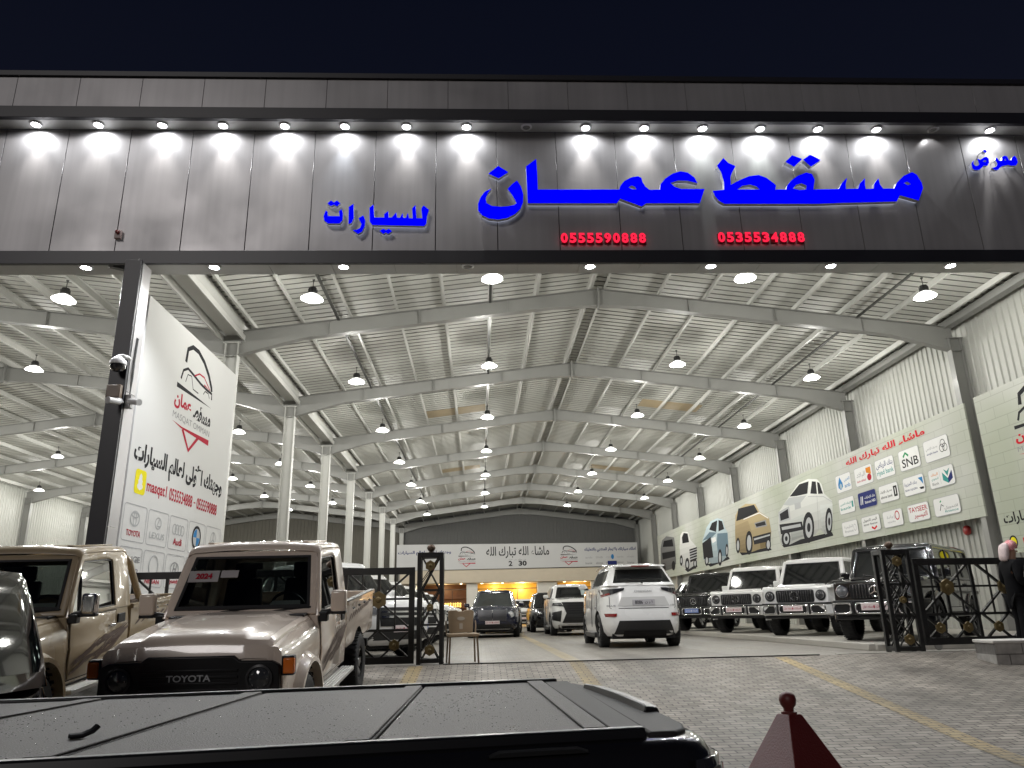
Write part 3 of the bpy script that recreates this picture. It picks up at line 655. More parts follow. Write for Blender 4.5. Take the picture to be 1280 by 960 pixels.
for r in range(2):
    for k in range(5):
        u0 = -.0 + .06 + 1.03 * k; v1 = 3.07 - .84 * r; v0 = v1 - .72; cu = u0 + .47
        p.line(LINE, rrect(u0, v0, u0 + .94, v1, .07), .014, True)
        if r == 0 and k == 0: p.ring(SIL, cu, v0 + .45, .20, .16, .03); p.ring(SIL, cu, v0 + .45, .075, .15, .025); p.ring(SIL, cu, v0 + .52, .15, .06, .025); p.text(RED, 'TOYOTA', u0 + .18, u0 + .76, v0 + .10, v0 + .22, .02)
        if r == 0 and k == 1: p.ring(SIL, cu, v0 + .47, .15, .13, .025); p.line(SIL, [(cu + .04, v0 + .56), (cu - .05, v0 + .41), (cu + .12, v0 + .41)], .03); p.text(SIL, 'LEXUS', u0 + .12, u0 + .82, v0 + .14, v0 + .27, .01)
        if r == 0 and k == 2:
            for q in range(4): p.ring(SIL, cu - .21 + .14 * q, v0 + .44, .105, .12, .022)
            p.text(RED, 'Audi', u0 + .25, u0 + .70, v0 + .10, v0 + .25, .02)
        if r == 0 and k == 3:
            p.poly(INK, ell(cu, v0 + .37, .26, .28)); p.poly(SIL, ell(cu, v0 + .37, .20, .215)); p.poly(BLU, [(cu, v0 + .37)] + [(cu + .19 * math.cos(R(a)), v0 + .37 + .2 * math.sin(R(a))) for a in range(90, 181, 15)]); p.poly(BLU, [(cu, v0 + .37)] + [(cu + .19 * math.cos(R(a)), v0 + .37 + .2 * math.sin(R(a))) for a in range(270, 361, 15)])
        if r == 0 and k == 4:
            p.ring(SIL, cu, v0 + .42, .17, .19, .02)
            for a in (90, 210, 330): p.line(SIL, [(cu, v0 + .42), (cu + .16 * math.cos(R(a)), v0 + .42 + .18 * math.sin(R(a)))], .03)
        if r == 1 and k == 0: p.text(GREY, 'RANGE', u0 + .05, u0 + .88, v0 + .44, v0 + .56, .02); p.text(GREY, 'ROVER', u0 + .05, u0 + .88, v0 + .2, v0 + .32, .02)
        if r == 1 and k == 1: p.ring(SIL, cu, v0 + .42, .22, .23, .03); p.text(RED, 'NISSAN', u0 + .15, u0 + .80, v0 + .06, v0 + .15, .02)
        if r == 1 and k == 2: p.ring(GREY, cu, v0 + .42, .22, .15, .025); p.line(GREY, [(cu - .1, v0 + .32), (cu - .03, v0 + .52)], .03); p.line(GREY, [(cu + .03, v0 + .32), (cu + .1, v0 + .52)], .03); p.line(GREY, [(cu - .06, v0 + .42), (cu + .06, v0 + .42)], .03); p.text(RED, 'Hyundai', u0 + .15, u0 + .80, v0 + .08, v0 + .2, .02)
        if r == 1 and k == 3: p.text(RED, 'KIA', u0 + .2, u0 + .75, v0 + .3, v0 + .5, .03)
        if r == 1 and k == 4: p.text(BLU, 'Ford', u0 + .2, u0 + .75, v0 + .3, v0 + .5, .02)
        p.done(t, 'brand_logo')

# -- long banner on the right wall
m_gb = bpy.data.materials.new('pale green banner vinyl'); m_gb.use_nodes = True
nt = m_gb.node_tree; pb = nt.nodes['Principled BSDF']; pb.inputs['Roughness'].default_value = .7; pb.inputs['Specular IOR Level'].default_value = .08
tc = nt.nodes.new('ShaderNodeTexCoord'); mp = nt.nodes.new('ShaderNodeMapping'); mp.inputs['Rotation'].default_value = (0, R(90), 0); wv = nt.nodes.new('ShaderNodeTexNoise'); wv.inputs['Scale'].default_value = .23; wv.inputs['Detail'].default_value = 2
rp = nt.nodes.new('ShaderNodeValToRGB'); e = rp.color_ramp.elements; e[0].position = .38; e[0].color = (.46, .49, .40, 1); e[1].position = .60; e[1].color = (.58, .59, .545, 1)
nt.links.new(tc.outputs['Object'], wv.inputs['Vector']); nt.links.new(wv.outputs['Fac'], rp.inputs[0])
br = nt.nodes.new('ShaderNodeTexBrick'); br.inputs['Scale'].default_value = 1; br.inputs['Brick Width'].default_value = .9; br.inputs['Row Height'].default_value = .3; br.inputs['Mortar Size'].default_value = .008
br.inputs['Color1'].default_value = (1, 1, 1, 1); br.inputs['Color2'].default_value = (.94, .94, .94, 1); br.inputs['Mortar'].default_value = (.68, .68, .66, 1)
cb = nt.nodes.new('ShaderNodeCombineXYZ'); sp = nt.nodes.new('ShaderNodeSeparateXYZ'); nt.links.new(tc.outputs['Object'], sp.inputs[0]); nt.links.new(sp.outputs['Y'], cb.inputs[0]); nt.links.new(sp.outputs['Z'], cb.inputs[1]); nt.links.new(cb.outputs[0], br.inputs['Vector'])
mm = nt.nodes.new('ShaderNodeMix'); mm.data_type = 'RGBA'; mm.blend_type = 'MULTIPLY'; mm.inputs[0].default_value = .8
nt.links.new(rp.outputs[0], mm.inputs[6]); nt.links.new(br.outputs['Color'], mm.inputs[7]); nt.links.new(mm.outputs[2], pb.inputs['Base Color'])
fr = lambda u, v, l=0: (13.42 - l, -u, v)                  # u grows towards the viewer = to the reader's right
t = thing('wall_banner', 'long pale green banner with five cars and rows of bank logos on the right wall', 'banner')
b = MB(); b.prism([(-57.5, 3.12), (-19.6, 3.02), (-19.6, 6.13), (-57.5, 6.25)], fr, -.05, 0); b.build('banner_sheet', m_gb, t, smooth=0)
p = Print(fr)
def c4(pts): return [(-onX(800 + x * .375, 500 + y * .375, 13.42).y, onX(800 + x * .375, 500 + y * .375, 13.42).z) for x, y in pts]
def e4(cx, cy_, a, b_): return c4(ell(cx, cy_, a, b_, 18))
p.poly(INK, c4([(470, 480), (640, 440), (645, 452), (560, 476), (480, 492)]))
p.tone((.72, .73, .70), c4([(462, 375), (478, 350), (497, 322), (528, 278), (560, 263), (590, 264), (605, 280), (614, 312), (640, 335), (643, 400), (638, 440), (618, 448), (600, 430), (578, 455), (545, 460), (500, 482), (472, 484), (461, 440)]))
p.poly(INK, c4([(499, 322), (531, 281), (562, 271), (558, 312), (522, 320)])); p.poly(INK, c4([(573, 271), (586, 272), (590, 313), (568, 312)])); p.poly(INK, c4([(590, 273), (598, 276), (610, 312), (594, 313)]))
p.tone((.60, .62, .60), c4([(600, 350), (642, 345), (643, 400), (638, 438), (618, 446), (604, 418)])); p.tone((.52, .54, .52), c4([(500, 400), (545, 380), (552, 430), (545, 455), (505, 470)])); p.line(SIL, c4([(560, 322), (612, 322), (641, 340)]), .03); p.line(GREY, c4([(590, 318), (596, 430)]), .02); p.poly(15, c4([(478, 350), (497, 326), (555, 318), (536, 342), (500, 352)])); p.poly(SIL, c4([(461, 374), (497, 354), (502, 398), (465, 410)])); p.poly(INK, c4([(466, 380), (493, 363), (497, 393), (469, 403)]))
p.poly(SIL, c4([(515, 345), (535, 340), (537, 360), (517, 366)])); p.poly(INK, c4([(465, 415), (540, 405), (545, 432), (470, 448)])); p.poly(SIL, c4([(472, 424), (535, 412), (537, 422), (474, 434)]))
for cx, cy_, a, b_ in ((562, 425, 19, 52), (630, 405, 12, 46), (487, 462, 15, 28)): p.poly(INK, e4(cx, cy_, a, b_)); p.poly(SIL, e4(cx + 1, cy_, a * .62, b_ * .66)); p.poly(INK, e4(cx + 1, cy_, a * .3, b_ * .3))
p.done(t, 'car_picture')
p.poly(INK, c4([(330, 505), (432, 490), (440, 500), (340, 518)]))
p.tone((.50, .40, .23), c4([(317, 440), (318, 385), (330, 362), (352, 346), (385, 346), (398, 372), (430, 392), (438, 440), (433, 490), (400, 497), (370, 508), (328, 508), (319, 480)]))
p.tone((.36, .28, .16), c4([(318, 420), (360, 402), (372, 440), (366, 505), (330, 506), (319, 480)])); p.poly(16, c4([(400, 470), (436, 470), (433, 488), (402, 495)])); p.line(WHT, c4([(345, 398), (398, 376), (428, 394)]), .05); p.poly(INK, c4([(321, 404), (328, 362), (380, 349), (394, 374), (345, 396)])); p.poly(GREY, c4([(381, 410), (419, 399), (424, 420), (387, 427)])); p.poly(INK, c4([(384, 413), (416, 404), (420, 416), (389, 423)]))
p.poly(INK, c4([(376, 456), (436, 440), (436, 470), (381, 482)])); p.poly(SIL, c4([(380, 462), (434, 447), (434, 452), (381, 468)]))
for cx, cy_, a, b_ in ((364, 476, 12, 40), (428, 482, 9, 22), (327, 485, 7, 26)): p.poly(INK, e4(cx, cy_, a, b_)); p.poly(SIL, e4(cx, cy_, a * .6, b_ * .65))
p.done(t, 'car_picture')
p.poly(INK, c4([(225, 548), (295, 522), (300, 530), (235, 556)]))
p.tone((.50, .60, .64), c4([(208, 470), (222, 425), (235, 405), (258, 394), (275, 398), (283, 425), (293, 442), (296, 500), (290, 522), (272, 540), (240, 545), (212, 532)]))
p.poly(17, c4([(258, 445), (292, 442), (295, 500), (288, 520), (262, 520), (256, 480)])); p.poly(17, c4([(208, 470), (232, 440), (256, 442), (240, 458)])); p.poly(INK, c4([(231, 432), (240, 410), (258, 401), (254, 440)])); p.poly(INK, c4([(262, 400), (274, 404), (281, 430), (262, 438)])); p.poly(INK, c4([(208, 478), (236, 456), (245, 525), (213, 530)])); p.poly(WHT, c4([(238, 462), (252, 455), (254, 470), (242, 478)]))
for cx, cy_, a, b_ in ((267, 525, 7, 28), (290, 502, 5, 23), (223, 535, 7, 18)): p.poly(INK, e4(cx, cy_, a, b_)); p.poly(SIL, e4(cx, cy_, a * .55, b_ * .6))
p.done(t, 'car_picture')
p.poly(INK, c4([(150, 565), (190, 548), (192, 556), (160, 574)]))
p.tone((.74, .74, .72), c4([(132, 490), (135, 450), (142, 439), (160, 440), (168, 465), (188, 488), (191, 545), (160, 566), (137, 552)])); p.poly(INK, c4([(140, 458), (146, 443), (159, 445), (164, 474), (142, 478)]))
p.poly(INK, c4([(165, 498), (190, 490), (190, 530), (168, 542)]))
for k in range(4): p.poly(SIL, c4([(166, 503 + 9 * k), (190, 495 + 9 * k), (190, 498 + 9 * k), (166, 507 + 9 * k)]))
for cx, cy_, a, b_ in ((158, 548, 7, 22), (184, 545, 6, 18), (138, 535, 5, 18)): p.poly(INK, e4(cx, cy_, a, b_)); p.poly(SIL, e4(cx, cy_, a * .5, b_ * .5))
p.done(t, 'car_picture')
p.tone((.22, .22, .22), c4([(69, 495), (74, 468), (88, 454), (114, 458), (118, 490), (121, 545), (110, 562), (76, 572), (70, 540)])); p.poly(INK, c4([(76, 490), (80, 470), (108, 464), (112, 488)])); p.poly(INK, c4([(74, 510), (117, 502), (118, 522), (76, 532)]))
for cx, cy_, a, b_ in ((80, 560, 6, 16), (112, 552, 6, 16)): p.poly(INK, e4(cx, cy_, a, b_))
p.done(t, 'car_picture')
p.text(BRED, 'ماشاء الله تبارك الله', -26.7, -21.6, 5.66, 5.95, .03); p.done(t, 'headline')
def logo_box(u0, v0, u1, v1, bg=WHT): p.poly(bg, rrect(u0, v0, u1, v1, .09)); p.line(LINE, rrect(u0, v0, u1, v1, .09), .018, True)
def lines(items, u0, v0, u1, v1):
    for c, t_, a, b_, q, r in items: p.text(c, t_, u0 + (u1 - u0) * a, u0 + (u1 - u0) * b_, v0 + (v1 - v0) * q, v0 + (v1 - v0) * r, .012)
cols = [(-27.69, -26.51), (-26.2, -24.95), (-24.73, -23.54), (-23.21, -22.06), (-21.79, -20.56)]
rowsz = [(4.86, 5.50), (4.07, 4.63), (3.26, 3.78)]
for r, (v0, v1) in enumerate(rowsz):
    for k, (u0, u1) in enumerate(cols):
        logo_box(u0, v0, u1, v1, NAVY if (r, k) == (1, 1) else WHT); U = lambda a: u0 + (u1 - u0) * a; V = lambda a: v0 + (v1 - v0) * a
        if (r, k) == (0, 0): p.poly(BLU, [(U(.28), V(.9)), (U(.14), V(.5)), (U(.14), V(.3)), (U(.28), V(.14)), (U(.44), V(.3)), (U(.44), V(.5))]); p.poly(14, ell(U(.3), V(.36), .09, .1, 12)); lines([(BLU, 'العربي', .55, .92, .5, .76), (BLU, 'anb', .55, .92, .2, .42)], u0, v0, u1, v1)
        if (r, k) == (0, 1): p.poly(ORG, [(U(.66), V(.85)), (U(.92), V(.85)), (U(.92), V(.45)), (U(.66), V(.6))]); p.poly(RED, ell(U(.8), V(.32), .15, .12, 12)); lines([(LINE, 'البلاد', .1, .6, .42, .75), (RED, 'bank albilad', .1, .6, .2, .32)], u0, v0, u1, v1)
        if (r, k) == (0, 2): lines([(NAVY, 'بنك الرياض', .06, .94, .5, .86), (TEAL, 'riyad bank', .06, .94, .12, .44)], u0, v0, u1, v1)
        if (r, k) == (0, 3): lines([(INK, 'SNB', .12, .92, .14, .56)], u0, v0, u1, v1); p.line(GRN, [(U(.22), V(.66)), (U(.35), V(.84)), (U(.48), V(.66))], .07)
        if (r, k) == (0, 4):
            for a in (90, 210, 330): p.ring(INK, U(.78) + .085 * math.cos(R(a)), V(.52) + .085 * math.sin(R(a)), .12, .12, .022)
            lines([(GREY, 'مصرف الراجحي', .08, .56, .5, .68), (NAVY, 'alrajhi bank', .08, .56, .3, .42)], u0, v0, u1, v1)
        if (r, k) == (1, 0): lines([(TEAL, 'البنك العربي', .08, .78, .5, .72), (TEAL, 'bank', .08, .78, .25, .42)], u0, v0, u1, v1); p.poly(TEAL, rrect(U(.83), V(.3), U(.93), V(.7), .03))
        if (r, k) == (1, 1): lines([(WHT, 'بنك الإمارات', .36, .94, .5, .72), (WHT, 'Emirates NBD', .36, .94, .26, .42)], u0, v0, u1, v1); p.line(WHT, [(U(.12), V(.25)), (U(.18), V(.75))], .05); p.line(WHT, [(U(.22), V(.25)), (U(.26), V(.75))], .05)
        if (r, k) == (1, 2): lines([(INK, 'مصرف الإنماء', .06, .68, .5, .72), (INK, 'alinma bank', .06, .68, .24, .4)], u0, v0, u1, v1); p.poly(INK, rrect(U(.76), V(.2), U(.94), V(.8), .02)); p.poly(WHT, rrect(U(.83), V(.3), U(.87), V(.7), .02))
        if (r, k) == (1, 3): lines([(NAVY, 'بنك الجزيرة', .06, .66, .5, .74), (NAVY, 'BANK ALJAZIRA', .06, .66, .22, .36)], u0, v0, u1, v1); p.poly(BLU, [(U(.74), V(.82)), (U(.95), V(.82)), (U(.95), V(.4)), (U(.86), V(.62))]); p.poly(INK, [(U(.74), V(.3)), (U(.95), V(.3)), (U(.95), V(.18)), (U(.8), V(.18))])
        if (r, k) == (1, 4): p.poly(TEAL, [(U(.55), V(.72)), (U(.74), V(.35)), (U(.74), V(.1)), (U(.55), V(.3))]); p.poly(NAVY, [(U(.93), V(.72)), (U(.74), V(.35)), (U(.74), V(.1)), (U(.93), V(.3))]); p.poly(TEAL, [(U(.62), V(.85)), (U(.74), V(.45)), (U(.86), V(.85)), (U(.74), V(.7))]); p.line(LINE, [(U(.45), V(.15)), (U(.45), V(.85))], .012); lines([(ORG, 'البنك', .1, .38, .62, .8), (TEAL, 'السعودي', .1, .38, .38, .56), (GREY, 'Bank', .1, .38, .16, .3)], u0, v0, u1, v1)
        if (r, k) == (2, 0): lines([(LINE, 'الخليجية', .14, .7, .5, .75), (LINE, 'finance', .14, .7, .25, .42)], u0, v0, u1, v1); p.ring(LINE, U(.82), V(.5), .1, .12, .02)
        if (r, k) == (2, 1): lines([(INK, 'اليسر للتمويل', .1, .85, .62, .85), (INK, 'alyusr finance', .1, .85, .38, .55)], u0, v0, u1, v1); p.line(BRED, [(U(.52), V(.26)), (U(.66), V(.12)), (U(.8), V(.26))], .07)
        if (r, k) == (2, 2): lines([(LINE, 'إجادة', .2, .62, .45, .7), (LINE, 'ejada', .2, .62, .22, .36)], u0, v0, u1, v1); p.ring(RED, U(.74), V(.62), .14, .15, .04)
        if (r, k) == (2, 3): lines([(RED, 'TAYSEER', .06, .94, .55, .84), (RED, 'التيسير', .28, .9, .14, .5)], u0, v0, u1, v1)
        if (r, k) == (2, 4): lines([(GREY, 'للتمويل', .4, .92, .3, .48), (TEAL, 'finance', .4, .92, .14, .26)], u0, v0, u1, v1); p.line(INK, [(U(.22), V(.3)), (U(.3), V(.62)), (U(.38), V(.5))], .03); p.line(GRN, [(U(.26), V(.75)), (U(.32), V(.82))], .04)
        p.done(t, 'bank_logo')
# -- the nearer banner at the right edge
t = thing('wall_banner', 'pale green logo banner at the right edge, cut by the frame above the person', 'banner')
b = MB(); b.prism([(-19.15, 2.0), (-14.4, 1.95), (-14.4, 6.15), (-19.15, 6.15)], fr, -.05, 0); b.build('banner_sheet', m_gb, t, smooth=0)
p = Print(fr); shop_logo(p, -17.9, 3.9, 2.3, 2.0, INK, BRED); p.done(t, 'shop_logo')
p.text(INK, 'وجهتك الأولى لعالم السيارات', -18.95, -14.7, 2.62, 3.05, .03); p.done(t, 'headline'); p.text(BRED, 'masqat1', -18.4, -17.3, 2.10, 2.42, .02); p.poly(INK, ell(-18.75, 2.27, .15, .16)); p.poly(YEL, ell(-18.75, 2.27, .11, .12)); p.text(BRED, '0535534888', -17.0, -15.0, 2.12, 2.42, .02)
p.done(t, 'contact_line')
# -- banner over the back office
fb = lambda u, v, l=0: (u, 62.6 - l, v)
def bx(x): return onY(x, 700, 62.6).x
k6 = 62.6 / 65.8
t = thing('back_banner', 'wide pale banner with black Arabic calligraphy and 2030 logo across the back wall', 'banner')
sz = lambda z: CAMZ + (z - CAMZ) * k6
b = MB(); b.prism([(-7.11 * k6, sz(4.55)), (13.5 * k6, sz(4.62)), (13.56 * k6, sz(6.56)), (-7.11 * k6, sz(6.72))], fb, -.06, 0); b.build('banner_sheet', m_pvc2, t, smooth=0)
p = Print(fb); q = lambda a, b_: (a * k6, b_ * k6)
p.text(NAVY, 'وجهتك الأولى لعالم السيارات', *q(-7.0, -2.5), sz(5.80), sz(6.25), .03); p.done(t, 'headline')
shop_logo(p, -1.9 * k6, sz(4.75), 1.4, 1.62); p.done(t, 'shop_logo'); shop_logo(p, 6.85 * k6, sz(4.75), 1.4, 1.55); p.done(t, 'shop_logo')
p.text(INK, 'ماشاء الله تبارك الله', *q(.5, 5.9), sz(5.42), sz(6.42), .015)
p.done(t, 'calligraphy')
p.text(INK, '2', *q(2.4, 2.72), sz(4.78), sz(5.2), .03); p.text(INK, '30', *q(3.25, 3.95), sz(4.78), sz(5.2), .04); p.text(GREY, 'رؤية', *q(2.4, 3.9), sz(5.24), sz(5.36)); p.done(t, 'year_logo')
p.text(NAVY, 'املك سيارتك بالايجار المنتهي بالتمليك', *q(8.95, 13.4), sz(5.8), sz(6.2), .03); p.done(t, 'headline')
for k in range(5):
    p.text(LINE, ('anb', 'SNB', 'riyad', 'ejada', 'alrajhi')[k], *q(9.0 + .9 * k, 9.6 + .9 * k), sz(5.28), sz(5.45), .01); p.text(GREY, ('bank', 'alinma', 'NBD', 'tayseer', 'finance')[k], *q(9.0 + .9 * k, 9.6 + .9 * k), sz(4.8), sz(4.98), .01)
p.poly(NAVY, rrect(10.9 * k6, sz(4.72), 11.7 * k6, sz(5.05), .04)); p.poly(BLU, ell(11.35 * k6, sz(5.4), .12, .2))
p.done(t, 'bank_logos')
for q in PR:
    q.node_tree.nodes['Principled BSDF'].inputs['Specular IOR Level'].default_value = .08; q.node_tree.nodes['Principled BSDF'].inputs['Roughness'].default_value = .7
# ================================================================== VEHICLES  (local axes: x forward, y to the car's left, z up)
m_tyre = mat('tyre rubber', (.018, .018, .019), .75, var=.3, bump=.3, bscale=60); m_rim = mat('alloy rim', (.45, .45, .46), .28, .9); m_rimd = mat('dark alloy rim', (.05, .05, .055), .3, .8)
m_trim = mat('black trim', (.012, .012, .013), .38, var=.2); m_well = mat('wheel well', (.008, .008, .008), .9)
m_tint = mat('tinted glass', (.006, .007, .008), .04, coat=.5, spec=.6)
m_plate = mat('showroom plate', (.72, .62, .62), .4); m_plateb = mat('blue plate', (.20, .28, .60), .4); m_pink = mat('faded red lettering', (.45, .10, .13), .5)
m_lampg = mat('headlamp glass', (.35, .36, .38), .08, .6, coat=1.); m_lampd = mat('dark lamp', (.03, .03, .034), .08, coat=1.)
m_redl = mat('red lamp', (.22, .012, .012), .12, coat=1.); m_amber = mat('amber lamp', (.85, .20, .025), .2, coat=.6)
m_int = mat('dark interior', (.030, .028, .027), .7); m_paper = mat('white paper', (.72, .72, .70), .6)
m_glass = bpy.data.materials.new('clear glass'); m_glass.use_nodes = True
nt = m_glass.node_tree; nt.nodes.clear(); ou = nt.nodes.new('ShaderNodeOutputMaterial'); tr = nt.nodes.new('ShaderNodeBsdfTransparent'); gl = nt.nodes.new('ShaderNodeBsdfGlossy'); mx = nt.nodes.new('ShaderNodeMixShader'); fz = nt.nodes.new('ShaderNodeFresnel')
tr.inputs[0].default_value = (.30, .33, .32, 1); gl.inputs['Roughness'].default_value = .02; fz.inputs[0].default_value = 1.6
nt.links.new(fz.outputs[0], mx.inputs[0]); nt.links.new(tr.outputs[0], mx.inputs[1]); nt.links.new(gl.outputs[0], mx.inputs[2]); nt.links.new(mx.outputs[0], ou.inputs[0])

def wheel(par, x, y, r, w, rim, spokes=5, rr=.66, steel=False):
    s = 1 if y > 0 else -1; o = (x, y - s * w / 2, r)
    b = MB(); b.lathe([(r * rr, w * .06), (r * .80, 0), (r * .93, .02), (r * .985, w * .16), (r, w * .32), (r, w * .68), (r * .985, w * .84), (r * .93, w - .015), (r * .80, w), (r * rr, w * .93)], o, (0, s, 0), 36, False)
    if r > .3:
        for k in range(40):
            a = 2 * math.pi * k / 40; T = Matrix.Translation(Vector((x, y, r))) @ Matrix.Rotation(a, 4, 'Y')
            for q in (-1, 1): b.box((0, q * w * .25, r), (.022, w * .36, .012), T)
    t = b.build('wheel', m_tyre, par, smooth=40)
    b = MB(); q = w * .93
    b.lathe([(r * rr, .25 * w), (r * rr, q), (r * (rr - .05), q - .005), (r * (rr - .10), q - .05), (.06, q - .10 if not steel else q - .06), (0, q - .10)], o, (0, s, 0), 28, caps=False)
    b.m = 1
    for k in range(spokes):
        a = 2 * math.pi * k / spokes; T = Matrix.Translation(Vector((x, y - s * w / 2 + s * (q - .03), r))) @ Matrix.Rotation(a, 4, 'Y')
        for e in (-.10, .10): b.add([(e - .03, -.02 * s, .05), (e * .3 + .03, -.02 * s, .05), (e + .03, .015 * s, r * (rr - .04)), (e - .03, .015 * s, r * (rr - .04)), (e - .03, -.05, .05), (e * .3 + .03, -.05, .05), (e + .03, -.05, r * (rr - .04)), (e - .03, -.05, r * (rr - .04))], [(0, 1, 2, 3), (0, 4, 5, 1), (1, 5, 6, 2), (2, 6, 7, 3), (3, 7, 4, 0)], T)
    b.lathe([(.06, 0), (.055, .02), (0, .025)], (x, y - s * w / 2 + s * (q - .035), r), (0, s, 0), 14, caps=False)
    b.build('rim', [m_well if not steel else rim, rim], t, smooth=30)
    return t
def cut(o, cutters, m):                     # boolean the wheel wells out of a body
    o.data.materials.append(m)
    objs = []
    for mb in cutters:
        c = mb.build('cutter', m, smooth=0, fix=True); objs.append(c)
        c.parent = o.parent
        q = o.modifiers.new('c', 'BOOLEAN'); q.operation = 'DIFFERENCE'; q.object = c; q.solver = 'EXACT'; q.material_mode = 'TRANSFER'
    bpy.context.view_layer.update()
    dg = bpy.context.evaluated_depsgraph_get(); me = bpy.data.meshes.new_from_object(o.evaluated_get(dg), depsgraph=dg)
    old = o.data; o.modifiers.clear(); o.data = me
    for c in objs: bpy.data.objects.remove(c)
    me.polygons.foreach_set('use_smooth', [True] * len(me.polygons)); me.set_sharp_from_angle(angle=R(32))
    return o
def well(x, r, y0, y1):
    b = MB(); b.lathe([(r, min(y0, y1)), (r, max(y0, y1))], (x[0], 0, x[1]), (0, 1, 0), 32); return b
def plate(par, x, y, z, sx=1, blue=False, w=.50, h=.13, name='number_plate'):
    b = MB(); b.box((x, y, z), (.014, w, h)); o = b.build(name, m_plateb if blue else m_plate, par, bevel=.004)
    b = MB(); put_text(b, 'مسقط عمان', lambda u, v, l: (x + sx * (.0085 + l), y + sx * u, z + v), -w * .43, -w * .06, -h * .25, h * .25, .02)
    put_text(b, 'للسيارات', lambda u, v, l: (x + sx * (.0085 + l), y + sx * u, z + v), w * .08, w * .43, -h * .25, h * .25, .02)
    b.add([(x + sx * .0085, y + sx * u, z + v) for u, v in ell(0, 0, .02, .03, 10)], [tuple(range(10))])
    b.build('plate_lettering', m_wht if blue else m_pink, o, smooth=0)

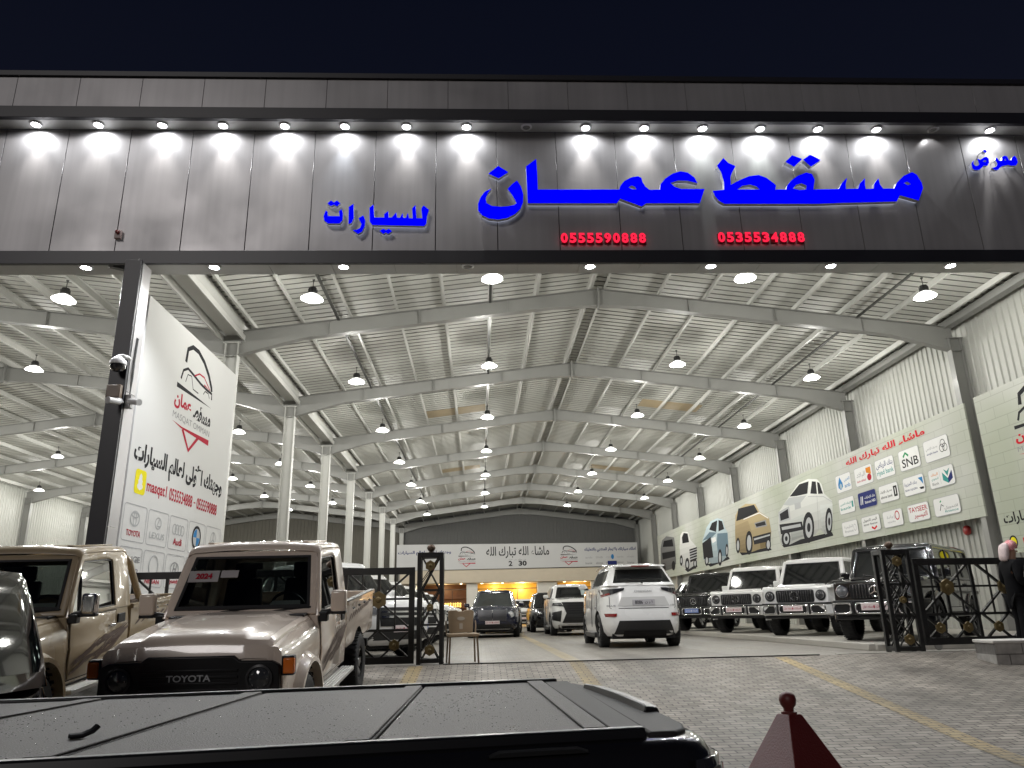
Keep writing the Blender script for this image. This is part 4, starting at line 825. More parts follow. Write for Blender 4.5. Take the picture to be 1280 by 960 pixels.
# ---------------------------------------------------------------- old style pickup truck
def pickup(label, loc, rot, col, dark, mirror, bedrail=False, sheet=False):
    t = thing('pickup_truck', label, 'pickup truck', loc, rot=rot, group='pickup trucks on the ramp')
    P = paint('truck paint ' + col[0], col[1], .3)
    M_ = MATS
    # hood with raised middle and drooping nose
    def hx(x): return (x - 1.02) / (2.30 - 1.02)
    sec = []
    for x, zt in ((1.0, 1.305), (1.5, 1.285), (1.95, 1.255), (2.22, 1.225), (2.29, 1.205), (2.33, 1.165), (2.35, 1.05)):
        k = hx(x); w = .755 - .03 * max(0, k); rise = .038 if x < 2.25 else (.02 if x < 2.3 else 0.0)
        cw = .42 + .10 * (1 - k)
        sec.append([(x, y, zt + z) for y, z in ((-w, -.09), (-w + .015, -.03), (-w + .06, 0), (-cw - .06, .008), (-cw, rise), (-cw * .5, rise + .006), (0, rise + .008), (cw * .5, rise + .006), (cw, rise), (cw + .06, .008), (w - .06, 0), (w - .015, -.03), (w, -.09))])
    b = MB(); b.grid(sec); b.build('hood', P, t, smooth=28)
    # front wings
    for s in (1, -1):
        st = []
        for x, w0 in ((.99, .835), (1.3, .838), (1.95, .838), (2.26, .83), (2.33, .81)):
            k = hx(x); z = 1.26 - .10 * max(0, k) ** 2
            st.append([(x, s * .70, z - .0), (x, s * .755, z - .01), (x, s * .79, z - .05), (x, s * w0, z - .13), (x, s * (w0 + .008), .95), (x, s * w0, .62), (x, s * .70, .62)])
        b = MB(); b.rings(st); o = b.build('front_wing', P, t, smooth=30, fix=True)
        cut(o, [well((1.59, .43), .475, s * .4, s * 1.2)], m_well)
        b = MB()                                             # wheel arch flare
        arc = []
        for k in range(17):
            a = R(-12 + 204 * k / 16); ca, sa = math.cos(a), math.sin(a)
            arc.append([(1.59 + ca * r_, s * y_, .43 + sa * r_) for r_, y_ in ((.575, .836), (.555, .875), (.52, .925), (.475, .925), (.475, .80))])
        b.grid(arc); b.build('wheel_arch', P, t, smooth=40, fix=True)
        b = MB(); b.box((2.30, s * .855, .985), (.085, .115, .17)); bl = b.build('turn_signal', m_trim, t, bevel=.012)
        b = MB(); b.box((2.325, s * .865, .985), (.06, .10, .135)); b.build('lens', m_amber, bl, bevel=.012)
        # mirror
        b = MB(); b.box((.93, s * 1.03, 1.43), (.10, .17, .23)); mr = b.build('mirror', mirror, t, bevel=.03, seg=3)
        b = MB(); b.bar((.93, s * .82, 1.30), (.93, s * .99, 1.33), .05, .06); b.box((.94, s * .87, 1.27), (.1, .1, .1)); b.box((.925, s * 1.03, 1.31), (.09, .16, .04)); b.build('mirror_arm', m_trim, mr, bevel=.012)
        b = MB(); b.box((.876, s * 1.03, 1.44), (.006, .14, .19)); b.build('mirror_glass', m_chrome, mr)
    # nose
    b = MB(); b.hexa([(2.27, -.80, .66), (2.36, -.78, .66), (2.36, .78, .66), (2.27, .80, .66)], [(2.25, -.80, 1.12), (2.33, -.74, 1.12), (2.33, .74, 1.12), (2.25, .80, 1.12)]); b.build('nose_panel', P, t, bevel=.015)
    b = MB(); b.prism([(-.80, .78), (-.74, .715), (.74, .715), (.80, .78), (.79, 1.0), (.72, 1.035), (.44, 1.04), (.38, 1.085), (-.38, 1.085), (-.44, 1.04), (-.72, 1.035), (-.79, 1.0)], lambda u, v, d: (d, u, v), 2.30, 2.385); gr = b.build('grille', m_trim, t, bevel=.012, fix=True)
    b = MB()
    for k in range(5): b.box((2.39, 0, .745 + .055 * k), (.012, .86, .022))
    b.build('grille_bar', m_trim, gr, bevel=.004)
    b = MB(); put_text(b, 'TOYOTA', lambda u, v, l: (2.3985 + l, u, v), -.195, .195, .875, .932, .02); b.build('lettering', m_silver, gr, smooth=0)
    for s in (1, -1):
        b = MB(); b.lathe([(.120, 0), (.120, .02), (.10, .025), (.092, .012)], (2.385, s * .62, .89), (1, 0, 0), 28, caps=False); hl = b.build('headlight', mat('lamp bezel', (.05, .05, .052), .25), t)
        b = MB(); b.lathe([(.093, .01), (.065, .028), (0, .036)], (2.385, s * .62, .89), (1, 0, 0), 28, caps=False); b.build('lens', mat('unlit headlamp', (.045, .048, .052), .08, coat=1., spec=.8), hl)
        b = MB()
        for k in range(8):
            a = 2 * math.pi * k / 8; b.box((2.410, s * .62 + .072 * math.cos(a), .89 + .072 * math.sin(a)), (.006, .014, .014))
        b.build('lamp_ring', mat('lamp reflector', (.3, .3, .31), .2, .8), hl)
    b = MB(); b.box((2.36, 0, .56), (.17, 1.72, .20)); b.build('bumper', P if not dark else m_trim, t, bevel=.04, seg=3)
    b = MB(); b.box((2.30, 0, .43), (.12, 1.4, .10)); b.build('valance', m_trim, t, bevel=.02)
    # cab lower
    st = [[(x, s_ * y, z) for s_, y, z in ((-1, .74, .55), (-1, .825, .57), (-1, .845, .95), (-1, .835, 1.12), (-1, .815, 1.29), (1, .815, 1.29), (1, .835, 1.12), (1, .845, .95), (1, .825, .57), (1, .74, .55))] for x in (1.0, .3, -.56)]
    b = MB(); b.rings(st, True, True); b.build('cab_body', P, t, bevel=.012, fix=True)
    b = MB(); b.box((1.06, 0, 1.30), (.22, 1.42, .035)); b.build('cowl', m_trim, t, bevel=.01)
    # upper cab: A pillar line from (1.0,1.29) to (.60,1.87); rear pillar (-.56)
    yb, yt = .815, .715
    def sp(x, z, s): k = (z - 1.29) / .60; return (x, s * (yb + (yt - yb) * k), z)
    for s in (1, -1):
        out = [(1.00, 1.28), (.93, 1.40), (.66, 1.80), (.60, 1.87), (-.05, 1.885), (-.50, 1.87), (-.56, 1.82), (-.585, 1.28)]
        inn = [(.90, 1.315), (.84, 1.42), (.625, 1.745), (.57, 1.80), (-.02, 1.81), (-.14, 1.80), (-.155, 1.77), (-.165, 1.315)]
        b = MB(); b.ringpanel([sp(x, z, s) for x, z in out], [sp(x, z, s) for x, z in inn]); b.build('cab_side', P, t, solid=.05, off=0, bevel=.008, fix=True)
        b = MB(); b.add([sp(x, z, s * .993) for x, z in inn], [tuple(range(8))]); b.build('side_window', m_glass, t, smooth=0)
        b = MB(); inn2 = [(x + (.018 if x < .2 else -.018), z + (.015 if z < 1.5 else -.012)) for x, z in inn]
        b.ringpanel([sp(x, z, s * 1.004) for x, z in inn], [sp(x, z, s * 1.004) for x, z in inn2]); b.bar(sp(.70, 1.32, s), sp(.62, 1.72, s), .022, .02); b.build('window_seal', m_trim, t, solid=.012, off=0, smooth=0)
        # door leaf
        dr = [(.88, .60), (.95, .75), (.955, 1.27), (-.155, 1.27), (-.165, .72), (-.10, .60)]
        def dy(z): return .827 + .022 * (1 - abs(z - .93) / .36) if z < 1.29 else .815
        rows = []
        for z in (.62, .78, .95, .97, 1.12, 1.265): rows.append([(x, s * (dy(z) + .006 + (.006 if z in (.95,) else 0)), z) for x in (.94 if z > .7 else .90, .4, -.155 if z > .7 else -.12)])
        b = MB(); b.grid(rows); d = b.build('door', P, t, solid=.012, off=0, bevel=.004, fix=True)
        b = MB(); b.box((-.05, s * .866, 1.10), (.16, .02, .035)); b.build('handle', P if not dark else m_chrome, d, bevel=.008)
        b = MB(); b.ringpanel([(x, s * (dy(z) + .0155), z) for x, z in ((.955, .605), (.965, 1.275), (-.17, 1.275), (-.165, .605))], [(x, s * (dy(z) + .0155), z) for x, z in ((.945, .615), (.955, 1.268), (-.16, 1.268), (-.155, .615))]); b.build('door_gap', m_gap, d, smooth=0)
        b = MB(); b.box((-.33, s * .842, 1.16), (.20, .02, .11)); b.build('side_vent', m_trim, t, bevel=.006)
        # striped decal along the flank
        b = MB(); rr = random.Random(5)
        for k in range(34):                    # tangle of thin painted strokes climbing towards the back
            x0 = rr.uniform(.93, -.05); ln = min(rr.uniform(.25, .65), x0 + .54); z0 = .70 + .22 * (.93 - x0) + rr.uniform(-.07, .09); w_ = rr.uniform(.008, .026); am = rr.uniform(-.03, .03); o_ = s * (.0165 + .0003 * k)
            up, dn = [], []
            for j in range(7):
                u = j / 6; x = x0 - ln * u; z = z0 + ln * .30 * u + am * math.sin(5 * u); h_ = w_ * math.sin(math.pi * (.08 + .84 * u)) * (1.4 - u)
                up.append((x, s * dy(min(1.27, z + h_)) + o_, z + h_)); dn.append((x, s * dy(min(1.27, z - h_)) + o_, z - h_))
            b.grid([up, dn])
        b.build('side_decal', mat('brown decal', (.10, .065, .05), .5), t, smooth=0)
        b = MB(); b.box((.25, s * .88, .50), (1.55, .16, .045))
        for k in range(4): b.box((.25, s * (.83 + .035 * k), .525), (1.5, .012, .012))
        b.build('side_step', mat('aluminium step', (.55, .55, .54), .35, .6), t, bevel=.008)
    # windscreen frame + glass
    wf = [(1.005, -.80, 1.30), (.995, .80, 1.30), (.60, .71, 1.865), (.60, -.71, 1.865)]
    wi = [(.975, -.725, 1.345), (.975, .725, 1.345), (.635, .645, 1.815), (.635, -.645, 1.815)]
    b = MB(); b.ringpanel(wf, wi); b.build('windscreen_frame', P, t, solid=.04, off=0, bevel=.008, fix=True)
    wj = [(.955, -.69, 1.375), (.955, .69, 1.375), (.65, .615, 1.795), (.65, -.615, 1.795)]
    b = MB(); b.ringpanel([(x + .014, y, z + .01) for x, y, z in wi], [(x + .012, y, z + .01) for x, y, z in wj]); b.build('windscreen_seal', m_trim, t, solid=.014, off=0, smooth=0)
    b = MB(); b.quad(*[(x, y, z) for x, y, z in wi]); b.build('windscreen', m_glass, t, smooth=0)
    for y in (-.25, .32):
        b = MB(); b.tube([(1.03, y, 1.335), (1.0, y + .05, 1.345), (.985, y + .42, 1.375)], .010, 6); b.build('wiper', m_trim, t)
    # roof, with pressed ribs
    rs = []
    for x, dz, dw in ((.645, -.075, .0), (.63, -.04, .0), (.59, -.012, 0), (.50, 0, 0), (0, .006, 0), (-.45, 0, 0), (-.54, -.02, 0), (-.575, -.06, 0), (-.585, -.085, 0)):
        rs.append([(x, y, 1.945 + dz + z) for y, z in ((-.735, -.085), (-.745, -.055), (-.725, -.025), (-.66, -.005), (-.3, .014), (0, .018), (.3, .014), (.66, -.005), (.725, -.025), (.745, -.055), (.735, -.085))])
    b = MB(); b.grid(rs); rf = b.build('roof', P, t, smooth=50, fix=True)
    b = MB()
    for k in range(7): b.box((.0, -.54 + .18 * k, 1.9555), (1.02, .07, .014))
    b.build('roof_rib', P, rf, bevel=.006)
    b = MB(); b.grid([[(.60, -.70, 1.85), (.60, .70, 1.85)], [(-.55, -.70, 1.85), (-.55, .70, 1.85)]]); b.build('headliner', m_int, t, smooth=0)
    # rear wall of the cab with its window
    bo = [(-.585, -.815, 1.27), (-.585, .815, 1.27), (-.565, .715, 1.86), (-.565, -.715, 1.86)]; bi = [(-.583, -.55, 1.42), (-.583, .55, 1.42), (-.572, .52, 1.74), (-.572, -.52, 1.74)]
    b = MB(); b.ringpanel(bo, bi); b.build('cab_back', P, t, solid=.04, off=0, fix=True); b = MB(); b.quad(*bi); b.build('rear_window', m_glass, t, smooth=0)
    # interior
    for y in (-.36, .36):
        b = MB(); b.hexa([(-.02, y - .24, 1.0), (-.02, y + .24, 1.0), (-.16, y + .24, 1.0), (-.16, y - .24, 1.0)], [(-.2, y - .21, 1.58), (-.2, y + .21, 1.58), (-.30, y + .21, 1.58), (-.30, y - .21, 1.58)]); b.box((.17, y, 1.02), (.45, .48, .14)); b.box((-.27, y, 1.66), (.08, .26, .16)); b.build('seat', m_int, t, bevel=.03)
    b = MB(); b.hexa([(.55, -.74, 1.05), (.55, .74, 1.05), (.96, .74, 1.05), (.96, -.74, 1.05)], [(.62, -.74, 1.30), (.62, .74, 1.30), (.95, .74, 1.32), (.95, -.74, 1.32)]); b.build('dashboard', m_int, t, bevel=.02)
    b = MB(); b.tube([(.46 + .09 * math.sin(a), .36 + .19 * math.cos(a), 1.33 + .17 * math.sin(a)) for a in [2 * math.pi * k / 20 for k in range(20)]], .016, 6, True); b.bar((.46, .18, 1.33), (.46, .54, 1.33), .03, .04); b.bar((.47, .36, 1.33), (.62, .36, 1.22), .05, .05); b.build('steering_wheel', m_trim, t)
    b = MB(); b.quad((.88, .20, 1.335), (.88, .60, 1.335), (.74, .56, 1.43), (.74, .26, 1.43)); b.build('dash_paper', m_paper, t, smooth=0, solid=.002)
    b = MB(); b.box((.66, 0, 1.73), (.02, .22, .06)); b.build('inner_mirror', m_trim, t, bevel=.01)
    if sheet:
        b = MB(); pts = [(.835, -.66, 1.60), (.835, -.33, 1.60), (.765, -.33, 1.70), (.765, -.66, 1.70)]; b.quad(*pts); sh = b.build('price_sheet', mat('printed sheet', (.42, .40, .40), .6), t, smooth=0, solid=.002)
        b = MB(); put_text(b, '2024', lambda u, v, l: (.838 - .07 * v / .1 + l, -.66 + u, 1.603 + v), .08, .26, .025, .075, .04, .004); b.build('sheet_lettering', m_red, sh, smooth=0)
        b = MB(); b.quad((.815, -.31, 1.635), (.815, -.12, 1.635), (.77, -.12, 1.70), (.77, -.31, 1.70)); b.build('price_sheet', MATS['printed sheet'], t, smooth=0, solid=.002)
    # load bed
    for s in (1, -1):
        st = [[(x, s * y, z) for y, z in ((.80, .70), (.825, .74), (.838, 1.0), (.83, 1.24), (.86, 1.25), (.86, 1.29), (.77, 1.29), (.77, .80))] for x in (-.63, -1.4, -2.86)]
        b = MB(); b.rings(st); o = b.build('bed_side', P, t, smooth=30, fix=True); cut(o, [well((-1.59, .42), .46, s * .4, s * 1.2)], m_well)
        b = MB(); b.box((-1.74, s * .815, 1.297), (2.24, .09, .016)); b.build('rail_cap', m_trim if not dark else P, t, bevel=.005)
        b = MB()
        for k in range(5): b.tube([(-.85 - .45 * k, s * .865, 1.20), (-.85 - .45 * k, s * .885, 1.185), (-.95 - .45 * k, s * .885, 1.185), (-.95 - .45 * k, s * .865, 1.20)], .008, 6)
        b.build('tie_hook', m_trim, t)
        b = MB()
        for k in range(9): b.add([(-.75 - .19 * k, s * .8405, 1.02 + .012 * k), (-.92 - .19 * k, s * .8405, 1.12 + .006 * k), (-1.0 - .19 * k, s * .8405, 1.11 + .006 * k), (-.84 - .19 * k, s * .8405, 1.04 + .01 * k)], [(0, 1, 2, 3)])
        b.build('bed_decal', MATS['brown decal'], t, smooth=0)
    b = MB(); b.box((-1.74, 0, .82), (2.22, 1.56, .03)); b.box((-.645, 0, 1.06), (.03, 1.56, .46)); b.build('bed_floor', m_int, t, smooth=0)
    b = MB(); b.box((-2.88, 0, 1.02), (.04, 1.56, .52)); b.build('tailgate', P, t, bevel=.01)
    b = MB(); b.box((-.2, .45, .50), (4.8, .09, .14)); b.box((-.2, -.45, .50), (4.8, .09, .14)); b.box((-1.59, 0, .40), (.1, 1.3, .1)); b.box((1.59, 0, .40), (.1, 1.3, .1)); b.box((-2.92, 0, .50), (.1, 1.5, .12)); b.build('chassis', m_trim, t, smooth=0)
    for x in (1.59, -1.59):
        for s in (1, -1): wheel(t, x, s * .755, .40, .255, m_rim, 6, .58)
    if bedrail:
        b = MB()
        for x in (-.68,):
            b.tube([(x - .42, -.74, 1.30), (x - .12, -.74, 1.62), (x, -.74, 1.76), (x, -.62, 1.85), (x, 0, 1.87), (x, .62, 1.85), (x, .74, 1.76), (x - .12, .74, 1.62), (x - .42, .74, 1.30)], .045, 10)
        b.build('roll_bar', P, t, smooth=60)
        b = MB(); b.box((-1.3, 0, 1.19), (1.0, 1.5, .3)); b.build('bed_liner', mat('brown liner', (.07, .045, .03), .6), t, bevel=.01)
    for o in t.children:                     # tall roofed cab
        if o.type == 'MESH' and o.name.split('.')[0] in ('cab_side', 'side_window', 'window_seal', 'windscreen_frame', 'windscreen_seal', 'windscreen', 'roof', 'headliner', 'cab_back', 'rear_window', 'price_sheet', 'inner_mirror', 'roll_bar', 'seat'):
            for q in [o] + list(o.children):
                for v in q.data.vertices:
                    if v.co.z > 1.29: v.co.z = 1.29 + (v.co.z - 1.29) * 1.17
    return t

SLP = math.atan(.10)
def on_ramp(y): return ground(y)
def ramp_pose(x, y, yaw=0.):                # nose down the slope, facing the street
    return (x, y, ground(y) + .03), (Matrix.Rotation(yaw, 3, 'Z') @ Matrix.Rotation(SLP, 3, 'X') @ Matrix.Rotation(R(-90), 3, 'Z')).to_euler()
l, r_ = ramp_pose(-2.57, 9.72, R(-.6))
pickup('pinkish white single cab pickup truck facing the street with a 2024 sheet behind its windscreen', l, r_, ('white', (.82, .70, .59)), False, paint('truck paint white', (.82, .70, .59)), sheet=True)
l, r_ = ramp_pose(-5.44, 10.05, R(1.0))
pickup('tan single cab pickup truck with chrome mirror and roll bar beside the white one', l, r_, ('tan', (.40, .315, .20)), True, m_chrome, bedrail=True)

# ---------------------------------------------------------------- boxy off-roader
def offroader(label, loc, yaw, P, light, blue=False, chrome=True):
    t = thing('off_road_car', label, 'off-road car', loc, yaw, 'boxy off-road cars along the right wall')
    dk = m_trim; ch = m_chrome if chrome else m_trim
    # main tub: rings of the cross-section along x
    st = []
    for x, w, zt in ((-2.28, .88, 1.20), (-2.25, .905, 1.22), (1.0, .905, 1.22), (1.05, .86, 1.215), (2.02, .83, 1.20), (2.12, .82, 1.14), (2.14, .81, 1.0)):
        st.append([(x, -w + .03, .48), (x, -w, .55), (x, -w - .012, .95), (x, -w + .01, zt - .03), (x, -w + .05, zt), (x, 0, zt + .025), (x, w - .05, zt), (x, w - .01, zt - .03), (x, w + .012, .95), (x, w, .55), (x, w - .03, .48)])
    b = MB(); b.rings(st); o = b.build('body', P, t, smooth=30, fix=True)
    cut(o, [well((1.42, .42), .46, s * .45, s * 1.2) for s in (1, -1)] + [well((-1.45, .42), .46, s * .45, s * 1.2) for s in (1, -1)], m_well)
    for s in (1, -1):
        for x in (1.42, -1.45):
            arc = []
            for k in range(15):
                a = R(-4 + 188 * k / 14); ca, sa = math.cos(a), math.sin(a)
                arc.append([(x + ca * r_, s * y_, .42 + sa * r_) for r_, y_ in ((.535, .90), (.53, .935), (.505, .955), (.455, .955), (.455, .82))])
            b = MB(); b.grid(arc); b.build('wheel_arch', P if light else P, t, smooth=40, fix=True)
        b = MB(); b.hexa([(.95, s * .62, 1.16), (.95, s * .93, 1.16), (2.10, s * .91, 1.14), (2.10, s * .60, 1.14)], [(.95, s * .66, 1.235), (.95, s * .90, 1.235), (2.04, s * .875, 1.215), (2.04, s * .64, 1.215)]); b.build('front_wing', P, t, bevel=.02, fix=True)
        b = MB(); b.hexa([(1.72, s * .70, 1.21), (1.72, s * .80, 1.21), (1.98, s * .80, 1.205), (1.98, s * .70, 1.205)], [(1.76, s * .71, 1.275), (1.76, s * .79, 1.275), (1.95, s * .785, 1.255), (1.95, s * .715, 1.255)]); b.build('turn_signal', m_lampd, t, bevel=.015)
        b = MB(); b.box((-.6, s * .925, .93), (3.2, .03, .06)); b.build('side_strip', dk, t, bevel=.006)
        b = MB(); b.box((0, s * .93, .46), (1.9, .12, .06)); b.build('side_step', dk, t, bevel=.01)
        b = MB(); b.box((.78, s * 1.02, 1.32), (.12, .19, .17)); m = b.build('mirror', P, t, bevel=.03, seg=3); b = MB(); b.box((.80, s * .92, 1.26), (.06, .1, .05)); b.build('mirror_arm', dk, m)
        for x0, x1 in ((.62, -.36), (-.38, -1.30)):
            b = MB(); b.ringpanel([(x, s * .9185, z) for x, z in ((x0, .62), (x0, 1.20), (x1, 1.20), (x1, .62))], [(x, s * .9185, z) for x, z in ((x0 - .012, .632), (x0 - .012, 1.19), (x1 + .012, 1.19), (x1 + .012, .632))]); b.build('door_gap', m_gap, t, smooth=0)
            b = MB(); b.box((x1 + .14, s * .925, 1.10), (.16, .025, .04)); b.build('door_handle', P if light else dk, t, bevel=.008)
    # upper cabin
    def sp(x, z, s): k = (z - 1.2) / .72; return (x, s * (.885 - .105 * k), z)
    for s in (1, -1):
        out = [(.98, 1.20), (.72, 1.86), (.64, 1.915), (-2.20, 1.915), (-2.26, 1.86), (-2.27, 1.20)]
        inn = [(.90, 1.25), (.69, 1.80), (.66, 1.83), (-2.08, 1.83), (-2.10, 1.80), (-2.10, 1.25)]
        b = MB(); b.ringpanel([sp(x, z, s) for x, z in out], [sp(x, z, s) for x, z in inn]); b.build('cabin_side', P, t, solid=.05, off=0, bevel=.01, fix=True)
        b = MB(); b.add([sp(x, z, s * .99) for x, z in inn], [tuple(range(6))]); b.build('side_window', m_tint, t, smooth=0)
        b = MB()
        for x in (-.34, -1.30): b.hexa([sp(x - .05, 1.22, s * .985), sp(x + .05, 1.22, s * .985), sp(x + .05, 1.22, s * 1.006), sp(x - .05, 1.22, s * 1.006)], [sp(x - .045, 1.85, s * .985), sp(x + .045, 1.85, s * .985), sp(x + .045, 1.85, s * 1.006), sp(x - .045, 1.85, s * 1.006)])
        b.build('pillar', P if light else dk, t, smooth=0, fix=True)
    wf = [(.99, -.88, 1.205), (.99, .88, 1.205), (.70, .78, 1.90), (.70, -.78, 1.90)]; wi = [(.965, -.80, 1.265), (.965, .80, 1.265), (.735, .715, 1.83), (.735, -.715, 1.83)]
    b = MB(); b.ringpanel(wf, wi); b.build('windscreen_frame', P, t, solid=.05, off=0, bevel=.008, fix=True)
    b = MB(); b.quad(*[(x + .012, y, z) for x, y, z in wi]); b.build('windscreen', m_tint, t, smooth=0)
    b = MB(); b.ringpanel([(x + .030, y, z) for x, y, z in wi], [(x + .028, y * .965, z + (.02 if z < 1.5 else -.02)) for x, y, z in wi]); b.build('windscreen_seal', dk, t, smooth=0, solid=.01)
    for y in (-.15, .45):
        b = MB(); b.tube([(1.03, y, 1.235), (1.0, y + .05, 1.26), (.965, y - .42, 1.33)], .011, 6); b.build('wiper', dk, t)
    b = MB(); b.grid([[(-2.27, y, z - .03) for y, z in ((-.77, 1.90), (-.72, 1.93), (0, 1.95), (.72, 1.93), (.77, 1.90))]] + [[(x, y, z) for y, z in ((-.785, 1.895), (-.74, 1.95), (0, 1.975), (.74, 1.95), (.785, 1.895))] for x in (-2.2, -1, .6)] + [[(.705, y, z - .01) for y, z in ((-.775, 1.88), (-.73, 1.92), (0, 1.935), (.73, 1.92), (.775, 1.88))]]); b.build('roof', P, t, smooth=50, fix=True, solid=.03)
    b = MB(); b.quad((-2.275, -.72, 1.28), (-2.275, .72, 1.28), (-2.26, .66, 1.80), (-2.26, -.66, 1.80)); b.build('rear_window', m_tint, t, smooth=0)
    b = MB(); b.lathe([(.36, 0), (.38, .03), (.38, .20), (.34, .24), (0, .25)], (-2.28, 0, .98), (-1, 0, 0), 28); b.build('spare_wheel_cover', P, t, smooth=40)
    # hood bulge + face
    b = MB(); b.hexa([(1.0, -.56, 1.22), (1.0, .56, 1.22), (2.06, .52, 1.20), (2.06, -.52, 1.20)], [(1.04, -.50, 1.28), (1.04, .50, 1.28), (2.0, .46, 1.25), (2.0, -.46, 1.25)]); b.build('hood', P, t, bevel=.025, seg=3, fix=True)
    b = MB(); b.box((2.13, 0, .96), (.08, 1.66, .42)); b.build('front_panel', P, t, bevel=.03, seg=3)
    b = MB(); b.prism(rrect(-.49, .815, .49, 1.115, .05), lambda u, v, d: (d, u, v), 2.15, 2.192); g = b.build('grille', dk, t, bevel=.008, fix=True)
    b = MB()
    for k in range(15): b.box((2.20, -.42 + .06 * k, .965), (.016, .018, .26))
    b.build('grille_slat', mat('dark chrome', (.16, .16, .165), .2, .9), g, bevel=.004)
    b = MB(); b.tube([(2.215, .105 * math.cos(a), .965 + .105 * math.sin(a)) for a in [2 * math.pi * k / 24 for k in range(24)]], .011, 6, True)
    for a in (90, 210, 330): b.bar((2.215, 0, .965), (2.215, .10 * math.cos(R(a)), .965 + .10 * math.sin(R(a))), .016, .014)
    b.build('emblem', m_chrome if not light else MATS['dark chrome'], g)
    for s in (1, -1):
        b = MB(); b.lathe([(.128, .0), (.128, .03), (.112, .035), (.108, .02)], (2.16, s * .655, .975), (1, 0, 0), 28, caps=False); h = b.build('headlight', m_trim if light else m_chrome, t)
        b = MB(); b.lathe([(.109, .02), (.08, .045), (0, .055)], (2.16, s * .655, .975), (1, 0, 0), 28, caps=False); b.build('lens', m_lampd if light else mat('headlamp', (.16, .165, .18), .06, .3, coat=1.), h)
        b = MB(); b.tube([(2.20, s * .655 + .085 * math.cos(a), .975 + .085 * math.sin(a)) for a in [2 * math.pi * k / 20 for k in range(20)]], .008, 6, True); b.build('lamp_ring', m_lampg, h)
    # bumper: three framed openings
    b = MB(); b.hexa([(2.0, -.95, .50), (2.0, .95, .50), (2.34, .80, .50), (2.34, -.80, .50)], [(2.0, -.96, .765), (2.0, .96, .765), (2.36, .80, .765), (2.36, -.80, .765)]); bp = b.build('bumper', P if light else dk, t, bevel=.04, seg=3, fix=True)
    b = MB(); b.hexa([(2.05, -.955, .765), (2.05, .955, .765), (2.37, .81, .765), (2.37, -.81, .765)], [(2.05, -.955, .80), (2.05, .955, .80), (2.36, .80, .80), (2.36, -.80, .80)]); b.build('bumper_top', dk, t, bevel=.012, fix=True)
    for y0, y1 in ((-.82, -.43), (-.38, .38), (.43, .82)):
        f = lambda u, v, d: (d - (.20 * (abs(u) - .45) if abs(u) > .45 else 0) * .3, u, v)
        b = MB(); b.prism(rrect(y0 + .03, .55, y1 - .03, .735, .05), f, 2.30, 2.368); a_ = b.build('air_intake', m_trim, bp, bevel=.004, fix=True)
        b = MB(); o1 = rrect(y0 + .01, .53, y1 - .01, .755, .06); o2 = rrect(y0 + .045, .56, y1 - .045, .725, .045)
        b.ringpanel([f(u, v, 2.378) for u, v in o1], [f(u, v, 2.378) for u, v in o2]); b.build('intake_trim', ch, bp, solid=.02, off=0, smooth=30)
    b = MB()
    for y in (-.405, .405): b.box((2.36, y, .655), (.05, .045, .27))
    b.build('bumper_guard', dk, t, bevel=.012)
    b = MB(); b.box((2.1, 0, .46), (.4, 1.6, .08)); b.build('skid_plate', dk, t, bevel=.02)
    plate(t, 2.395, 0, .665, 1, blue)
    for x in (1.42, -1.45):
        for s in (1, -1): wheel(t, x, s * .80, .40, .29, m_rimd, 5, .72)
    return t
